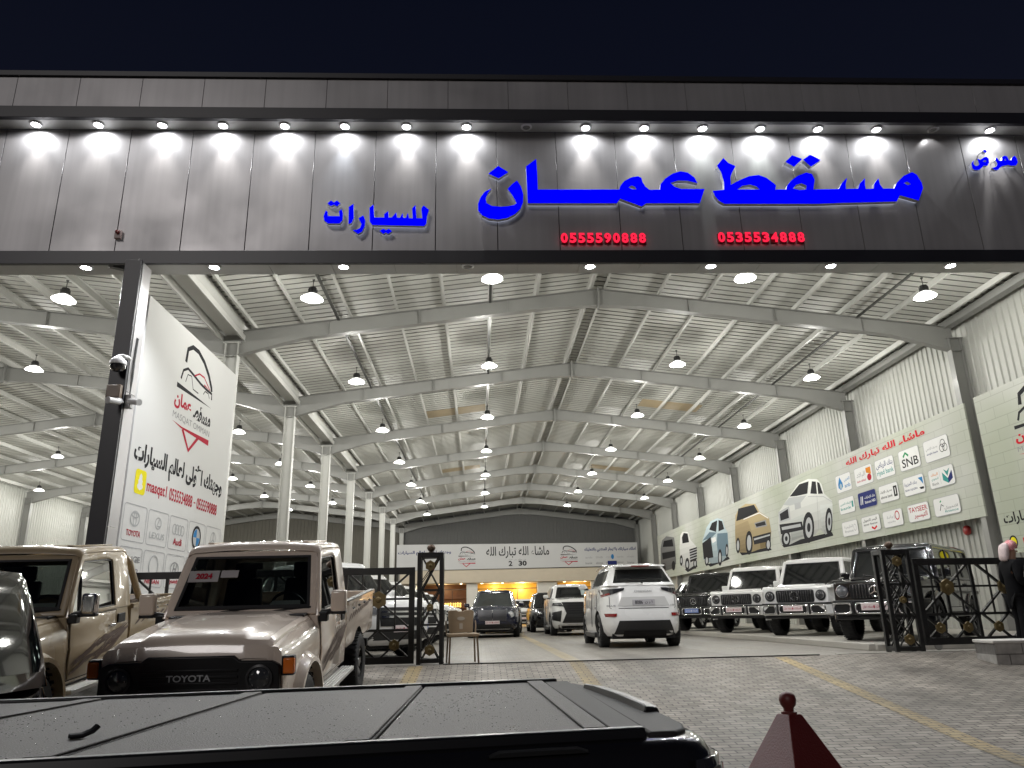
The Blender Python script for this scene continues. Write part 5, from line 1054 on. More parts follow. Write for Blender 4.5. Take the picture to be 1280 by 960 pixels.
# ---------------------------------------------------------------- rounded cars, lofted ring by ring
def srect(af, ar, bw, n, N=56):
    out = []
    for k in range(N):
        a = 2 * math.pi * (k + .5) / N; c, s = math.cos(a), math.sin(a)
        out.append(((af if c > 0 else ar) * math.copysign(abs(c) ** (2 / n), c), bw * math.copysign(abs(s) ** (2 / n), s)))
    return out
class Car:
    def __init__(s, name, label, cat, loc, yaw, P, L, Wd, H, hood=1.02, belt=1.08, cowl=.95, roof_f=.35, roof_r=-1.75, tail=-2.2, wb=2.85, wr=.37, rim=None, n=5.5, tint=None, group=None, fr=None, rake=0.0, tailz=None):
        s.t = t = thing(name, label, cat, loc, yaw, group); s.P = P; s.L = L; s.W = Wd; h = L / 2; w = Wd / 2; s.h = h
        tailz = tailz or belt; s.tint = tint or m_tint
        s.R = [(.26, h - .18, h - .16, w - .10), (.36, h - .06, h - .05, w - .03), (.55, h - .01, h - .01, w - .005), (.72, h, h, w), (.86, h - .02, h - .02, w - .01), (hood - .06, h - .06, h - .05, w - .03)]
        s.n = n
        def top(x, y):                          # shoulder height along the car
            if x > cowl: return hood + (belt - hood) * (1 - ((x - cowl) / (h - cowl))) ** .8 if x < h else hood
            if x < roof_r: return belt + (tailz - belt) * min(1, (roof_r - x) / (h + roof_r + .001))
            return belt
        rs = []
        for z, af, ar, bw in s.R: rs.append([(x, y, z) for x, y in srect(af, ar, bw, n)])
        rs.append([(x, y, max(s.R[-1][0], top(x, y) - .035)) for x, y in srect(h - .10, h - .09, w - .045, n)])
        rs.append([(x, y, top(x, y)) for x, y in srect(h - .19, h - .15, w - .095, n)])
        b = MB(); b.rings(rs, True, False)
        ring = rs[-1]; N = len(ring); half = N // 2     # cap across the car with a slight crown
        rows = []
        for k in range(N // 4 * 0, half): pass
        left = [ring[k] for k in range(0, half)]; right = [ring[N - 1 - k] for k in range(0, half)]
        rows = []
        for p, q in zip(left, right):
            rows.append([tuple(p[i] + (q[i] - p[i]) * u + (.035 * (1 - (2 * u - 1) ** 2) if i == 2 else 0) for i in range(3)) for u in (0, .15, .32, .5, .68, .85, 1)])
        b.grid(rows)
        o = b.build('body', P, t, smooth=40)
        bm = bmesh.new(); bm.from_mesh(o.data); bmesh.ops.remove_doubles(bm, verts=bm.verts, dist=.0008); bmesh.ops.holes_fill(bm, edges=bm.edges); bmesh.ops.recalc_face_normals(bm, faces=bm.faces); bm.to_mesh(o.data); bm.free()
        xa = wb / 2 + (fr or 0); s.ax = (xa, xa - wb); s.wr = wr
        cut(o, [well((x, wr + .01), wr + .055, q * (w - .34), q * 1.3) for x in s.ax for q in (1, -1)], m_well)
        o.data.set_sharp_from_angle(angle=R(40)); s.body = o
        for x in s.ax:
            for q in (1, -1):
                wheel(t, x, q * (w - .145), wr, .25, rim or m_rim, 5, .70)
        # greenhouse
        gb = lambda u: u
        def gring(k):                              # k 0 belt .. 1 roof edge
            z = belt - .02 + (H - .085 - belt + .02) * k
            af = cowl + (roof_f - cowl) * k + .06; ar = tail + (roof_r - tail) * (k ** 1.15); xm = (af + ar) / 2; hl = (af - ar) / 2
            bw = (w - .10) + (-.20) * k
            return [(xm + x, y, z) for x, y in srect(hl, hl, bw, 6.5, 72)]
        s.gring = gring
        gr = [gring(k) for k in (0, .15, .35, .55, .75, .9, 1.0)]
        last = gring(1.0); xm = sum(p[0] for p in last) / len(last)
        gr.append([(xm + (x - xm) * .975, y * .94, z + .05) for x, y, z in last]); gr.append([(xm + (x - xm) * .80, y * .74, z + .085) for x, y, z in last]); gr.append([(xm + (x - xm) * .4, y * .35, z + .098) for x, y, z in last])
        b = MB(); b.rings(gr, True, True); b.build('cabin', P, t, smooth=45, fix=True)
        # windows lie just proud of the cabin skin
        def gpt(a, k, off=.006):
            r0 = gring(k); N = len(r0); f = a * N; i = int(math.floor(f)); u = f - i; p, q = Vector(r0[i % N]), Vector(r0[(i + 1) % N]); v = p.lerp(q, u)
            p2 = Vector(gring(min(1, k + .02))[i % N]); e1 = q - p; e2 = p2 - p; nn = e1.cross(e2).normalized()
            c = Vector((xm, 0, v.z)); nn = nn if nn.dot(v - c) > 0 else -nn
            return tuple(v + nn * off)
        s.gpt = gpt
        def patch(nm, a0, a1, k0, k1, m, off=.006, na=14, nk=5, skew=0.):
            b = MB(); b.grid([[gpt(a0 + (a1 - a0) * i / na + skew * (j / nk), k0 + (k1 - k0) * j / nk, off) for j in range(nk + 1)] for i in range(na + 1)])
            return b.build(nm, m, t, smooth=60)
        s.patch = patch
        # angle of corners: srect parameter fractions
        s.cf = .086
        wsc = patch('windscreen', -.083, .083, .06, .93, s.tint)
        patch('rear_window', .5 - .080, .5 + .080, .14, .86, s.tint)
        for q in (1, -1):
            for nm, xs, xe in (('side_window', roof_f + .35, roof_f - .75), ('side_window', roof_f - .82, roof_r + .55), ('quarter_window', roof_r + .47, roof_r - .02)):
                def wp(x, k, off=.007):            # point on the flank at a given x
                    r0 = gring(k); bw = max(p[1] for p in r0); hl = (max(p[0] for p in r0) - min(p[0] for p in r0)) / 2; c = (max(p[0] for p in r0) + min(p[0] for p in r0)) / 2
                    u = min(.999, abs((x - c) / hl)); return (x, q * (bw * (1 - u ** 6.5) ** (1 / 6.5) + off), r0[0][2])
                b = MB(); rows = []
                for i in range(9):
                    row = []
                    for j in range(6):
                        k = .08 + .78 * j / 5; x0 = xs if nm != 'side_window' or xs < roof_f else xs - (cowl - roof_f) * .75 * (k - .08) / .78 + .0
                        x1 = xe + (.18 * (j / 5) if nm == 'quarter_window' else 0)
                        row.append(wp(x0 + (x1 - x0) * i / 8, k))
                    rows.append(row)
                b.grid(rows); b.build(nm, s.tint, t, smooth=60)
            b = MB(); b.box((cowl - .22, q * (w + .06), belt + .07), (.15, .20, .14)); m = b.build('mirror', P, t, bevel=.045, seg=3); b = MB(); b.box((cowl - .2, q * (w - .04), belt + .0), (.08, .12, .05)); b.build('mirror_arm', m_trim, m)
            b = MB()
            for x in (roof_f - .60, roof_f - 1.55): b.box((x, q * (w - .008), .90), (.2, .03, .035))
            b.build('door_handle', m_chrome, t, bevel=.01)
            b = MB(); b.box((0, q * (w - .06), .27), (wb - 2 * wr - .15, .14, .13)); b.build('side_sill', m_trim, t, bevel=.03)
            for x in (cowl - .18, roof_f - .82, roof_r + .5): b = MB(); b.tube([(x, q * (w + .0015), .45), (x, q * (w + .0015), .74), (x - .01, q * (w - .024), hood - .05)], .006, 4); b.build('door_gap', m_gap, t, smooth=0)
        b = MB(); b.box((0, 0, .26), (L - .5, Wd - .5, .12)); b.build('underbody', m_well, t)
    def fx(s, y, z, front=True):
        R_ = s.R
        for (z0, f0, r0, w0), (z1, f1, r1, w1) in zip(R_, R_[1:]):
            if z <= z1 or (z1, f1, r1, w1) == R_[-1]:
                u = (z - z0) / (z1 - z0); u = max(-.3, min(1.6, u)); a = (f0 + (f1 - f0) * u) if front else (r0 + (r1 - r0) * u); w = w0 + (w1 - w0) * u; break
        k = max(0, 1 - min(1, abs(y) / w) ** s.n) ** (1 / s.n)
        return a * k if front else -a * k
    def face(s, nm, quad, m, par=None, off=.012, front=True, na=10, nb=4, solid=.02):
        """a patch on the nose or tail: quad = 4 (y, z) corners"""
        (a, b_, c, d) = quad; sg = 1 if front else -1; rows = []
        for i in range(na + 1):
            row = []
            for j in range(nb + 1):
                u, v = i / na, j / nb
                y = (a[0] * (1 - u) + b_[0] * u) * (1 - v) + (d[0] * (1 - u) + c[0] * u) * v; z = (a[1] * (1 - u) + b_[1] * u) * (1 - v) + (d[1] * (1 - u) + c[1] * u) * v
                row.append((s.fx(y, z, front) + sg * off, y, z))
            rows.append(row)
        b = MB(); b.grid(rows); return b.build(nm, m, par or s.t, smooth=50, fix=False)
    def both(s, nm, quad, m, **k):
        return [s.face(nm, [(q * y, z) for y, z in quad], m, **k) for q in (1, -1)]

W_ = paint('white paint', (.80, .80, .79)); K_ = paint('black paint', (.008, .008, .009), .16); N_ = paint('midnight blue paint', (.010, .013, .035), .15)
HEAD = lambda fx_, fy_: math.atan2(fy_, fx_)
g45 = HEAD(-.70, -.715)
offroader('black boxy off-road car nearest the black lattice gate on the right', (9.46, 16.95, .12), g45, K_, False)
offroader('white boxy off-road car beside the nearest black one, second in the right row', (9.47, 21.05, .12), g45, W_, True)
offroader('smaller looking white boxy off-road car, third in the row along the right wall', (9.16, 24.7, .12), g45, W_, True)
offroader('black boxy off-road car with blue plate beyond the two white ones', (8.75, 28.3, .12), HEAD(-.66, -.75), K_, False, blue=True)
def white_suv(label, loc, yaw, tall=1.84, blue=False, group='white cars parked along the left columns'):
    c = Car('suv', label, 'SUV', loc, yaw, W_, 4.85, 1.94, tall, hood=1.14, belt=1.24, cowl=.92, roof_f=.28, roof_r=-1.85, tail=-2.28, group=group)
    c.face('grille', [(-.55, .62), (.55, .62), (.60, .98), (-.60, .98)], m_trim, off=.014)
    c.face('grille_bar', [(-.52, .78), (.52, .78), (.53, .82), (-.53, .82)], m_chrome, off=.024, nb=1); c.face('grille_bar', [(-.52, .88), (.52, .88), (.53, .91), (-.53, .91)], m_chrome, off=.024, nb=1)
    for h in c.both('headlight', [(.62, .84), (.90, .86), (.89, .98), (.62, .98)], m_lampg, off=.014): pass
    c.face('lower_intake', [(-.75, .36), (.75, .36), (.66, .53), (-.66, .53)], m_trim, off=.012)
    plate(c.t, c.fx(0, .58) + .03, 0, .57, 1, blue)
    return c
yl = HEAD(.70, -.715)
LBL = ['nearest white SUV behind the lattice gate, its roof seen over the truck bed', 'second white SUV in the left row, its windscreen seen through the gate panel', 'third white SUV in the left row, with a blue plate behind the gate post',
       'fourth white SUV in the left row, just past the gate post', 'fifth white SUV in the left row behind the chair', 'sixth white SUV in the left row, small beside the blue car', 'last white SUV at the far end of the left row']
for k in range(7): white_suv(LBL[k], (-3.25 + .03 * k, 17.6 + 3.9 * k, .0), yl, 2.0 if k == 0 else 1.92, blue=(k == 1))
white_suv('white SUV standing right behind the dark blue car in the aisle', (.85, 37.5, 0), R(-88), 1.80, group='white cars in the aisle')
white_suv('distant white SUV with bright nose near the golden office window', (2.9, 53, 0), R(-92), 1.80, group='white cars in the aisle')
white_suv('white car at the far end of the right row beyond the black blue-plated one', (9.0, 32.2, .12), g45, 1.84, group='white cars beyond the off-road cars')

# ---------------------------------------------------------------- white SUV seen from behind
c = Car('suv', 'white SUV driving into the hall, seen from behind with dark tail lamps', 'SUV', (3.78, 20.25, 0), R(89), W_, 4.82, 1.95, 1.90, hood=1.28, belt=1.40, cowl=1.02, roof_f=.35, roof_r=-1.93, tail=-2.33, wb=2.83, wr=.385, n=5.0, tailz=1.42)
B = dict(front=False)
c.both('tail_lamp', [(.44, 1.27), (.90, 1.13), (.92, 1.30), (.42, 1.325)], m_lampd, off=.012, **B); c.both('tail_lens', [(.74, 1.185), (.90, 1.14), (.90, 1.19), (.76, 1.225)], m_redl, off=.018, **B)
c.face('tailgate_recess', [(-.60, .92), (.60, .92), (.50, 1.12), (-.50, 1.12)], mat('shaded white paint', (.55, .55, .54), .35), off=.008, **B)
c.face('lower_bumper', [(-.70, .30), (.70, .30), (.58, .60), (-.58, .60)], m_trim, off=.02, **B); c.face('rear_diffuser', [(-.5, .26), (.5, .26), (.48, .38), (-.48, .38)], m_well, off=.03, **B)
c.both('reflector', [(.64, .69), (.86, .69), (.88, .76), (.62, .76)], m_redl, off=.014, **B)
c.face('bumper_crease', [(-.93, .865), (.93, .865), (.93, .88), (-.93, .88)], m_gap, off=.006, nb=1, **B)
c.both('tailgate_gap', [(.755, .88), (.765, .88), (.765, 1.14), (.755, 1.14)], m_gap, off=.006, na=1, **B)
q = c.fx(0, 1.0, False)
b = MB(); b.box((q - .012, 0, 1.0), (.014, .52, .13)); o = b.build('number_plate', mat('grey plate', (.42, .41, .43), .4), c.t, bevel=.004)
b = MB(); put_text(b, '8086', lambda u, v, l: (q - .020 - l, -u, 1.0 + v), -.2, -.02, -.04, .04, .02); put_text(b, 'ا ر ن', lambda u, v, l: (q - .020 - l, -u, 1.0 + v), .03, .2, -.035, .035, .02); b.build('plate_lettering', m_ink, o, smooth=0)
b = MB(); put_text(b, 'CHANGAN', lambda u, v, l: (c.fx(u, 1.24, False) - .016 - l, -u, 1.24 + v), -.20, .20, -.018, .03, .02)
b.build('badge_lettering', m_grey, c.t, smooth=0)
b = MB(); put_text(b, 'UNI', lambda u, v, l: (c.fx(u, .93, False) - .012 - l, -u, .93 + v), .62, .74, -.016, .02, .02); put_text(b, 'BLUE', lambda u, v, l: (c.fx(u, .93, False) - .012 - l, -u, .93 + v), -.82, -.64, -.016, .02, .02); b.build('badge_lettering', m_grey, c.t, smooth=0)
b = MB(); b.hexa([(-1.93, -.58, 1.80), (-1.93, .58, 1.80), (-2.24, .56, 1.80), (-2.24, -.56, 1.80)], [(-1.85, -.62, 1.875), (-1.85, .62, 1.875), (-2.22, .60, 1.835), (-2.22, -.60, 1.835)]); sp_ = b.build('spoiler', W_, c.t, bevel=.02, fix=True)
b = MB(); b.box((-2.235, 0, 1.817), (.02, .42, .025)); b.build('brake_lamp', mat('dim red lamp', (.20, .01, .01), .2), sp_)
b = MB(); b.tube([(-2.355, 0, 1.45), (-2.34, .18, 1.465), (-2.325, .36, 1.475)], .012, 6); b.lathe([(.03, 0), (.02, .03)], (-2.33, 0, 1.45), (-1, 0, 0), 10); b.build('wiper', m_trim, c.t)
for s in (1, -1):
    b = MB(); b.tube([(.1, s * .72, 1.845), (-.4, s * .72, 1.885), (-1.4, s * .70, 1.88), (-1.75, s * .70, 1.85)], .018, 6); b.build('roof_rail', m_chrome, c.t)
b = MB(); b.tube([(-2.3, .5, .24), (-2.3, .5, .24001), (-2.36, .5, .24)], .03, 8); b.box((-1.42, 0, .33), (.1, 1.3, .1)); b.build('rear_axle', m_well, c.t)

# ---------------------------------------------------------------- dark blue luxury SUV facing the camera
c = Car('suv', 'dark blue luxury SUV with mesh grille and twin round lamps facing out', 'SUV', (.55, 31.2, 0), R(-93), N_, 5.14, 2.0, 1.74, hood=1.08, belt=1.10, cowl=.85, roof_f=.15, roof_r=-1.7, tail=-2.25, wb=2.99, wr=.39, n=4.8, tint=mat('grey glass', (.05, .055, .055), .05, coat=.5))
c.face('grille', [(-.50, .60), (.50, .60), (.55, .98), (-.55, .98)], mat('mesh grille', (.12, .12, .13), .35, .8), off=.014)
c.face('grille_bar', [(-.012, .6), (.012, .6), (.012, .98), (-.012, .98)], m_chrome, off=.026, na=1)
for y, r_ in ((.68, .095), (.86, .07), (-.68, .095), (-.86, .07)):
    x = c.fx(y, .80); b = MB(); b.lathe([(r_ + .012, 0), (r_ + .01, .03), (r_, .035), (r_ - .02, .02), (0, .04)], (x - .015, y, .80), (1, 0 + (.25 if y > 0 else -.25), 0), 22, caps=False); b.build('headlight', mat('bright headlamp', (.62, .64, .66), .12, .5), c.t)
c.face('lower_intake', [(-.85, .30), (.85, .30), (.78, .47), (-.78, .47)], m_trim, off=.012); c.face('lower_trim', [(-.66, .28), (.66, .28), (.66, .315), (-.66, .315)], m_chrome, off=.02, nb=1)
plate(c.t, c.fx(0, .52) + .025, 0, .535, 1, w=.52, h=.12)
b = MB(); b.lathe([(.045, 0), (.03, .02), (0, .03)], (c.h - .2, 0, 1.09), (0, 0, 1), 12); b.build('hood_emblem', m_chrome, c.t)
b = MB(); b.quad((.62, -.4, 1.20), (.62, .3, 1.20), (.56, .3, 1.27), (.56, -.4, 1.27)); b.build('windscreen_sheet', m_paper, c.t, smooth=0, solid=.004)
# ---------------------------------------------------------------- white SUV with the big dark grille
c = Car('suv', 'white luxury SUV with huge black spindle grille left of the driving white SUV', 'SUV', (3.62, 31.5, 0), R(-90), W_, 5.09, 1.99, 1.92, hood=1.26, belt=1.37, cowl=.88, roof_f=.30, roof_r=-1.9, tail=-2.35, wb=2.85, wr=.40, n=5.5)
c.face('grille', [(-.62, .46), (.62, .46), (.46, .80), (-.46, .80)], m_trim, off=.016); c.face('grille', [(-.46, .80), (.46, .80), (.62, 1.20), (-.62, 1.20)], m_trim, off=.016)
for k in range(8): c.face('grille_bar', [(-.42 - .03 * abs(k - 3), .54 + .085 * k), (.42 + .03 * abs(k - 3), .54 + .085 * k), (.42 + .03 * abs(k - 3), .555 + .085 * k), (-.42 - .03 * abs(k - 3), .555 + .085 * k)], m_lampd, off=.026, nb=1)
c.both('headlight', [(.55, 1.04), (.93, 1.08), (.91, 1.18), (.64, 1.17)], m_lampd, off=.016); c.both('lamp_strip', [(.60, 1.09), (.90, 1.12), (.89, 1.15), (.66, 1.145)], m_lampg, off=.022, nb=1)
c.both('side_intake', [(.68, .50), (.95, .56), (.95, .84), (.62, .90)], m_trim, off=.012)
c.face('lower_trim', [(-.80, .36), (.80, .36), (.74, .41), (-.74, .41)], m_chrome, off=.03, nb=1); c.face('lower_intake', [(-.72, .27), (.72, .27), (.76, .36), (-.76, .36)], m_well, off=.01)
b = MB(); b.quad((.81, .35, 1.46), (.81, .62, 1.46), (.62, .58, 1.70), (.62, .33, 1.70)); b.build('windscreen_sheet', mat('tinted sheet', (.35, .42, .42), .5), c.t, smooth=0, solid=.004)
# ---------------------------------------------------------------- dark SUV behind it
c = Car('suv', 'black SUV half hidden behind the white one with the spindle grille', 'SUV', (3.22, 37.7, 0), R(-90), K_, 4.9, 1.95, 1.78, group=None)
c.face('grille', [(-.5, .6), (.5, .6), (.55, .95), (-.55, .95)], m_lampd, off=.014); c.both('headlight', [(.62, .84), (.90, .86), (.89, .96), (.62, .96)], m_lampg, off=.014); c.face('lower_intake', [(-.75, .36), (.75, .36), (.66, .53), (-.66, .53)], m_trim, off=.012)
# ---------------------------------------------------------------- black SUV at the left edge, standing across the picture
c = Car('suv', 'glossy black SUV cut off by the left edge, in front of the tan truck', 'SUV', (-5.62, 5.55, ground(5.55)), R(178), paint('deep black paint', (.004, .004, .0045), .07), 4.85, 1.95, 1.90, n=9, hood=1.0, belt=1.08, cowl=.9, roof_f=.3, roof_r=-2.22, tail=-2.42)
c.both('tail_lamp', [(.45, .92), (.93, .88), (.93, .98), (.45, .97)], m_redl, off=.012, front=False)
# ================================================================== FOREGROUND PICKUP with a folding bed cover
m_cov = bpy.data.materials.new('wet textured bed cover'); m_cov.use_nodes = True
nt = m_cov.node_tree; pb = nt.nodes['Principled BSDF']; pb.inputs['Specular IOR Level'].default_value = .35; pb.inputs['Base Color'].default_value = (.048, .041, .036, 1); pb.inputs['Roughness'].default_value = .5
tc = nt.nodes.new('ShaderNodeTexCoord'); vo = nt.nodes.new('ShaderNodeTexVoronoi'); vo.inputs['Scale'].default_value = 55; no = nt.nodes.new('ShaderNodeTexNoise'); no.inputs['Scale'].default_value = 2.2; no.inputs['Detail'].default_value = 3
n3 = nt.nodes.new('ShaderNodeTexNoise'); n3.inputs['Scale'].default_value = 160; n3.inputs['Detail'].default_value = 5
for q in (vo, no, n3): nt.links.new(tc.outputs['Object'], q.inputs['Vector'])
dr = nt.nodes.new('ShaderNodeMapRange'); dr.inputs[1].default_value = .08; dr.inputs[2].default_value = .30; dr.inputs[3].default_value = 1; dr.inputs[4].default_value = 0; nt.links.new(vo.outputs['Distance'], dr.inputs[0])
wet = nt.nodes.new('ShaderNodeMapRange'); wet.inputs[1].default_value = .47; wet.inputs[2].default_value = .62; nt.links.new(no.outputs['Fac'], wet.inputs[0])
mu = nt.nodes.new('ShaderNodeMath'); mu.operation = 'MULTIPLY'; nt.links.new(dr.outputs[0], mu.inputs[0]); nt.links.new(wet.outputs[0], mu.inputs[1])
ro = nt.nodes.new('ShaderNodeMapRange'); ro.inputs[3].default_value = .55; ro.inputs[4].default_value = .08; nt.links.new(mu.outputs[0], ro.inputs[0]); nt.links.new(ro.outputs[0], pb.inputs['Roughness'])
ad = nt.nodes.new('ShaderNodeMath'); ad.operation = 'MULTIPLY_ADD'; ad.inputs[1].default_value = .6; nt.links.new(n3.outputs['Fac'], ad.inputs[0]); nt.links.new(mu.outputs[0], ad.inputs[2])
bp = nt.nodes.new('ShaderNodeBump'); bp.inputs['Strength'].default_value = .9; bp.inputs['Distance'].default_value = .006; nt.links.new(ad.outputs[0], bp.inputs['Height']); nt.links.new(bp.outputs[0], pb.inputs['Normal'])
m_rail = mat('satin black rail', (.012, .012, .013), .35); m_cap = mat('grey bed cap', (.030, .027, .027), .6, spec=.25, var=.15, bump=.05, bscale=200)
O0 = Vector((.478, 3.022, .367)); yw = R(9); E1 = Vector((math.cos(yw), math.sin(yw), 0)); E2 = Vector((-math.sin(yw), math.cos(yw), .03))
def LP(s, w, h=0.): return tuple(O0 + E1 * s + E2 * w + Vector((0, 0, h)))
t = thing('pickup_truck', 'dark pickup truck bed under a wet charcoal folding cover in the foreground', 'pickup truck')
def bring(ins, h, r=.16):
    pts = [(-5.3, -.13 + ins), (.27 - ins, -.13 + ins)]
    x1 = .40 - ins; w0 = -.13 + ins; w1 = 1.72 - ins
    out = [(-5.3, w0)]
    for k in range(7): a = R(-90 + 90 * k / 6); out.append((x1 - r + r * math.cos(a), w0 + r + r * math.sin(a)))
    for k in range(7): a = R(0 + 90 * k / 6); out.append((x1 - r * 1.3 + r * 1.3 * math.cos(a), w1 - r * 1.3 + r * 1.3 * math.sin(a)))
    out.append((-5.3, w1)); return [LP(a, b_, h) for a, b_ in out]
b = MB(); b.rings([bring(.10, -.85), bring(.03, -.80), bring(.0, -.45), bring(.0, -.22), bring(.012, -.08), bring(.03, -.045), bring(.06, -.028)]); b.build('bed', paint('pickup black', (.012, .0115, .012), .22), t, smooth=38, fix=True)
seams = [((-5.3, -.0), (-5.3, 1.55)), ((-2.9, .0), (-2.18, 1.55)), ((-1.88, .0), (-1.40, 1.55)), ((-.87, .0), (-.56, 1.55)), ((0.0, .0), (.12, 1.55))]
for k, ((a, w0), (c_, w1)) in enumerate(zip(seams, seams[1:])):
    (s0, _), (s1, _), = a, w0
    (s2, _), (s3, _) = c_, w1
    g_ = .006
    b = MB(); b.hexa([LP(s0 + g_, .0, -.03), LP(s2 - g_, .0, -.03), LP(s3 - g_, 1.55, -.03), LP(s1 + g_, 1.55, -.03)], [LP(s0 + g_, .0, .0), LP(s2 - g_, .0, .0), LP(s3 - g_, 1.55, .0), LP(s1 + g_, 1.55, .0)])
    b.build('cover_panel', m_cov, t, bevel=.006, fix=True)
    b = MB(); q = .10; b.hexa([LP(s2 - q, .01, .001), LP(s2 - .012, .01, .001), LP(s3 - .012, 1.54, .001), LP(s3 - q, 1.54, .001)], [LP(s2 - q, .01, .009), LP(s2 - .012, .01, .009), LP(s3 - .012, 1.54, .009), LP(s3 - q, 1.54, .009)])
    b.build('hinge_strip', m_cov, t, bevel=.004, fix=True)
b = MB(); b.hexa([LP(.006, .0, -.03), LP(.13, .0, -.03), LP(.26, 1.55, -.03), LP(.126, 1.55, -.03)], [LP(.006, .0, -.0), LP(.13, .0, -.0), LP(.26, 1.55, -.0), LP(.126, 1.55, -.0)]); b.build('cover_end', m_cap, t, bevel=.005, fix=True)
b = MB(); b.prism([(.136, -.03), (.24, -.04), (.30, .02), (.335, .12), (.352, .4), (.352, 1.0), (.345, 1.25), (.325, 1.40), (.295, 1.50), (.266, 1.56)], lambda u, v, d: LP(u, v, d), -.05, -.010); b.build('tailgate_cap', m_cap, t, bevel=.012, seg=3, fix=True)
b = MB(); b.rings([[LP(u0, w, -.02), LP(u1, w, -.02), LP(u1 - .01, w, hh - .008), LP(u0 + .012, w, hh)] for w, u0, u1, hh in ((.42, .285, .362, .012), (.46, .287, .365, .020), (.85, .292, .368, .022), (1.15, .282, .360, .020), (1.30, .272, .345, .012))]); b.build('spoiler_lip', m_rail, t, bevel=.006, fix=True)
b = MB(); b.hexa([LP(-5.3, -.075, -.03), LP(.12, -.06, -.03), LP(.12, -.012, -.03), LP(-5.3, -.012, -.03)], [LP(-5.3, -.065, .012), LP(.115, -.052, .012), LP(.115, -.014, .012), LP(-5.3, -.014, .012)]); b.build('side_rail', m_rail, t, bevel=.008, fix=True)
b = MB(); b.hexa([LP(-5.3, 1.56, -.03), LP(.20, 1.56, -.03), LP(.20, 1.61, -.03), LP(-5.3, 1.61, -.03)], [LP(-5.3, 1.56, .014), LP(.20, 1.56, .014), LP(.20, 1.61, .014), LP(-5.3, 1.61, .014)]); b.build('side_rail', m_rail, t, bevel=.008, fix=True)
b = MB(); b.hexa([LP(-.48, -.121, -.052), LP(-.12, -.121, -.052), LP(-.12, -.10, -.042), LP(-.48, -.10, -.042)], [LP(-.44, -.118, -.038), LP(-.16, -.118, -.038), LP(-.16, -.095, -.030), LP(-.44, -.095, -.030)]); b.build('stake_pocket', m_gap, t, bevel=.004, fix=True)
b = MB(); P_ = [(a, w) for a, w in ((.26, -.138), (.32, -.112), (.365, -.075), (.397, -.02), (.404, .04))]; b.grid([[LP(a + .004, w - .003, -.09 - .36 * j / 4) for j in range(5)] for a, w in P_]); tl = b.build('tail_lamp', m_lampd, t, smooth=50, solid=.012, off=0, fix=True)
b = MB(); P_ = [(a, w) for a, w in ((.33, -.118), (.372, -.078), (.402, -.03))]; b.grid([[LP(a + .01, w - .008, -.12 - .26 * j / 3) for j in range(4)] for a, w in P_]); b.build('lens', mat('clear lens', (.20, .19, .18), .08, .3, coat=1.), tl, smooth=50, solid=.006, off=0, fix=True)
b = MB(); b.tube([LP(-1.965, .385, .010), LP(-1.925, .39, .011), LP(-1.895, .405, .022), LP(-1.88, .415, .038)], .009, 8); b.tube([LP(-1.955, .372, .010), LP(-1.915, .377, .011), LP(-1.885, .392, .022), LP(-1.87, .402, .038)], .009, 8); b.build('pull_strap', m_rail, t)
b = MB(); rr = random.Random(11)
def drop(s_, w_, r_):
    vs = [LP(s_, w_, .0005 + r_ * .55)]
    for q, h_ in ((.6, .42), (1.0, 0)): vs += [LP(s_ + r_ * q * math.cos(k * math.pi / 3), w_ + r_ * q * math.sin(k * math.pi / 3), .0005 + r_ * h_) for k in range(6)]
    b.add(vs, [(0, 1 + k, 1 + (k + 1) % 6) for k in range(6)] + [(1 + k, 7 + k, 7 + (k + 1) % 6, 1 + (k + 1) % 6) for k in range(6)])
for cs, cw, rs, rw, n_ in ((-2.45, .7, .5, .5, 420), (-.55, .75, .45, .6, 330), (-1.6, .8, .9, .7, 120), (-.25, 1.1, .2, .3, 90)):
    for _ in range(n_):
        s_, w_ = rr.gauss(cs, rs * .5), rr.gauss(cw, rw * .5)
        if .05 < w_ < 1.48 and -3.2 < s_ < -.06: drop(s_, w_, rr.uniform(.0014, .0034))
b.build('water_droplets', mat('water bead', (.06, .06, .06), .03, coat=1., spec=.9), t, smooth=60)['kind'] = 'stuff'
for x in (-1.4, -4.5):
    for w_ in (.02, 1.50):
        b = MB(); p0 = Vector(LP(x, w_, 0)); b.lathe([(.25, -.13), (.36, -.13), (.39, -.09), (.39, .09), (.36, .13), (.25, .13)], (p0.x, p0.y, ground(p0.y) + .39), E2, 28); b.build('wheel', m_tyre, t)

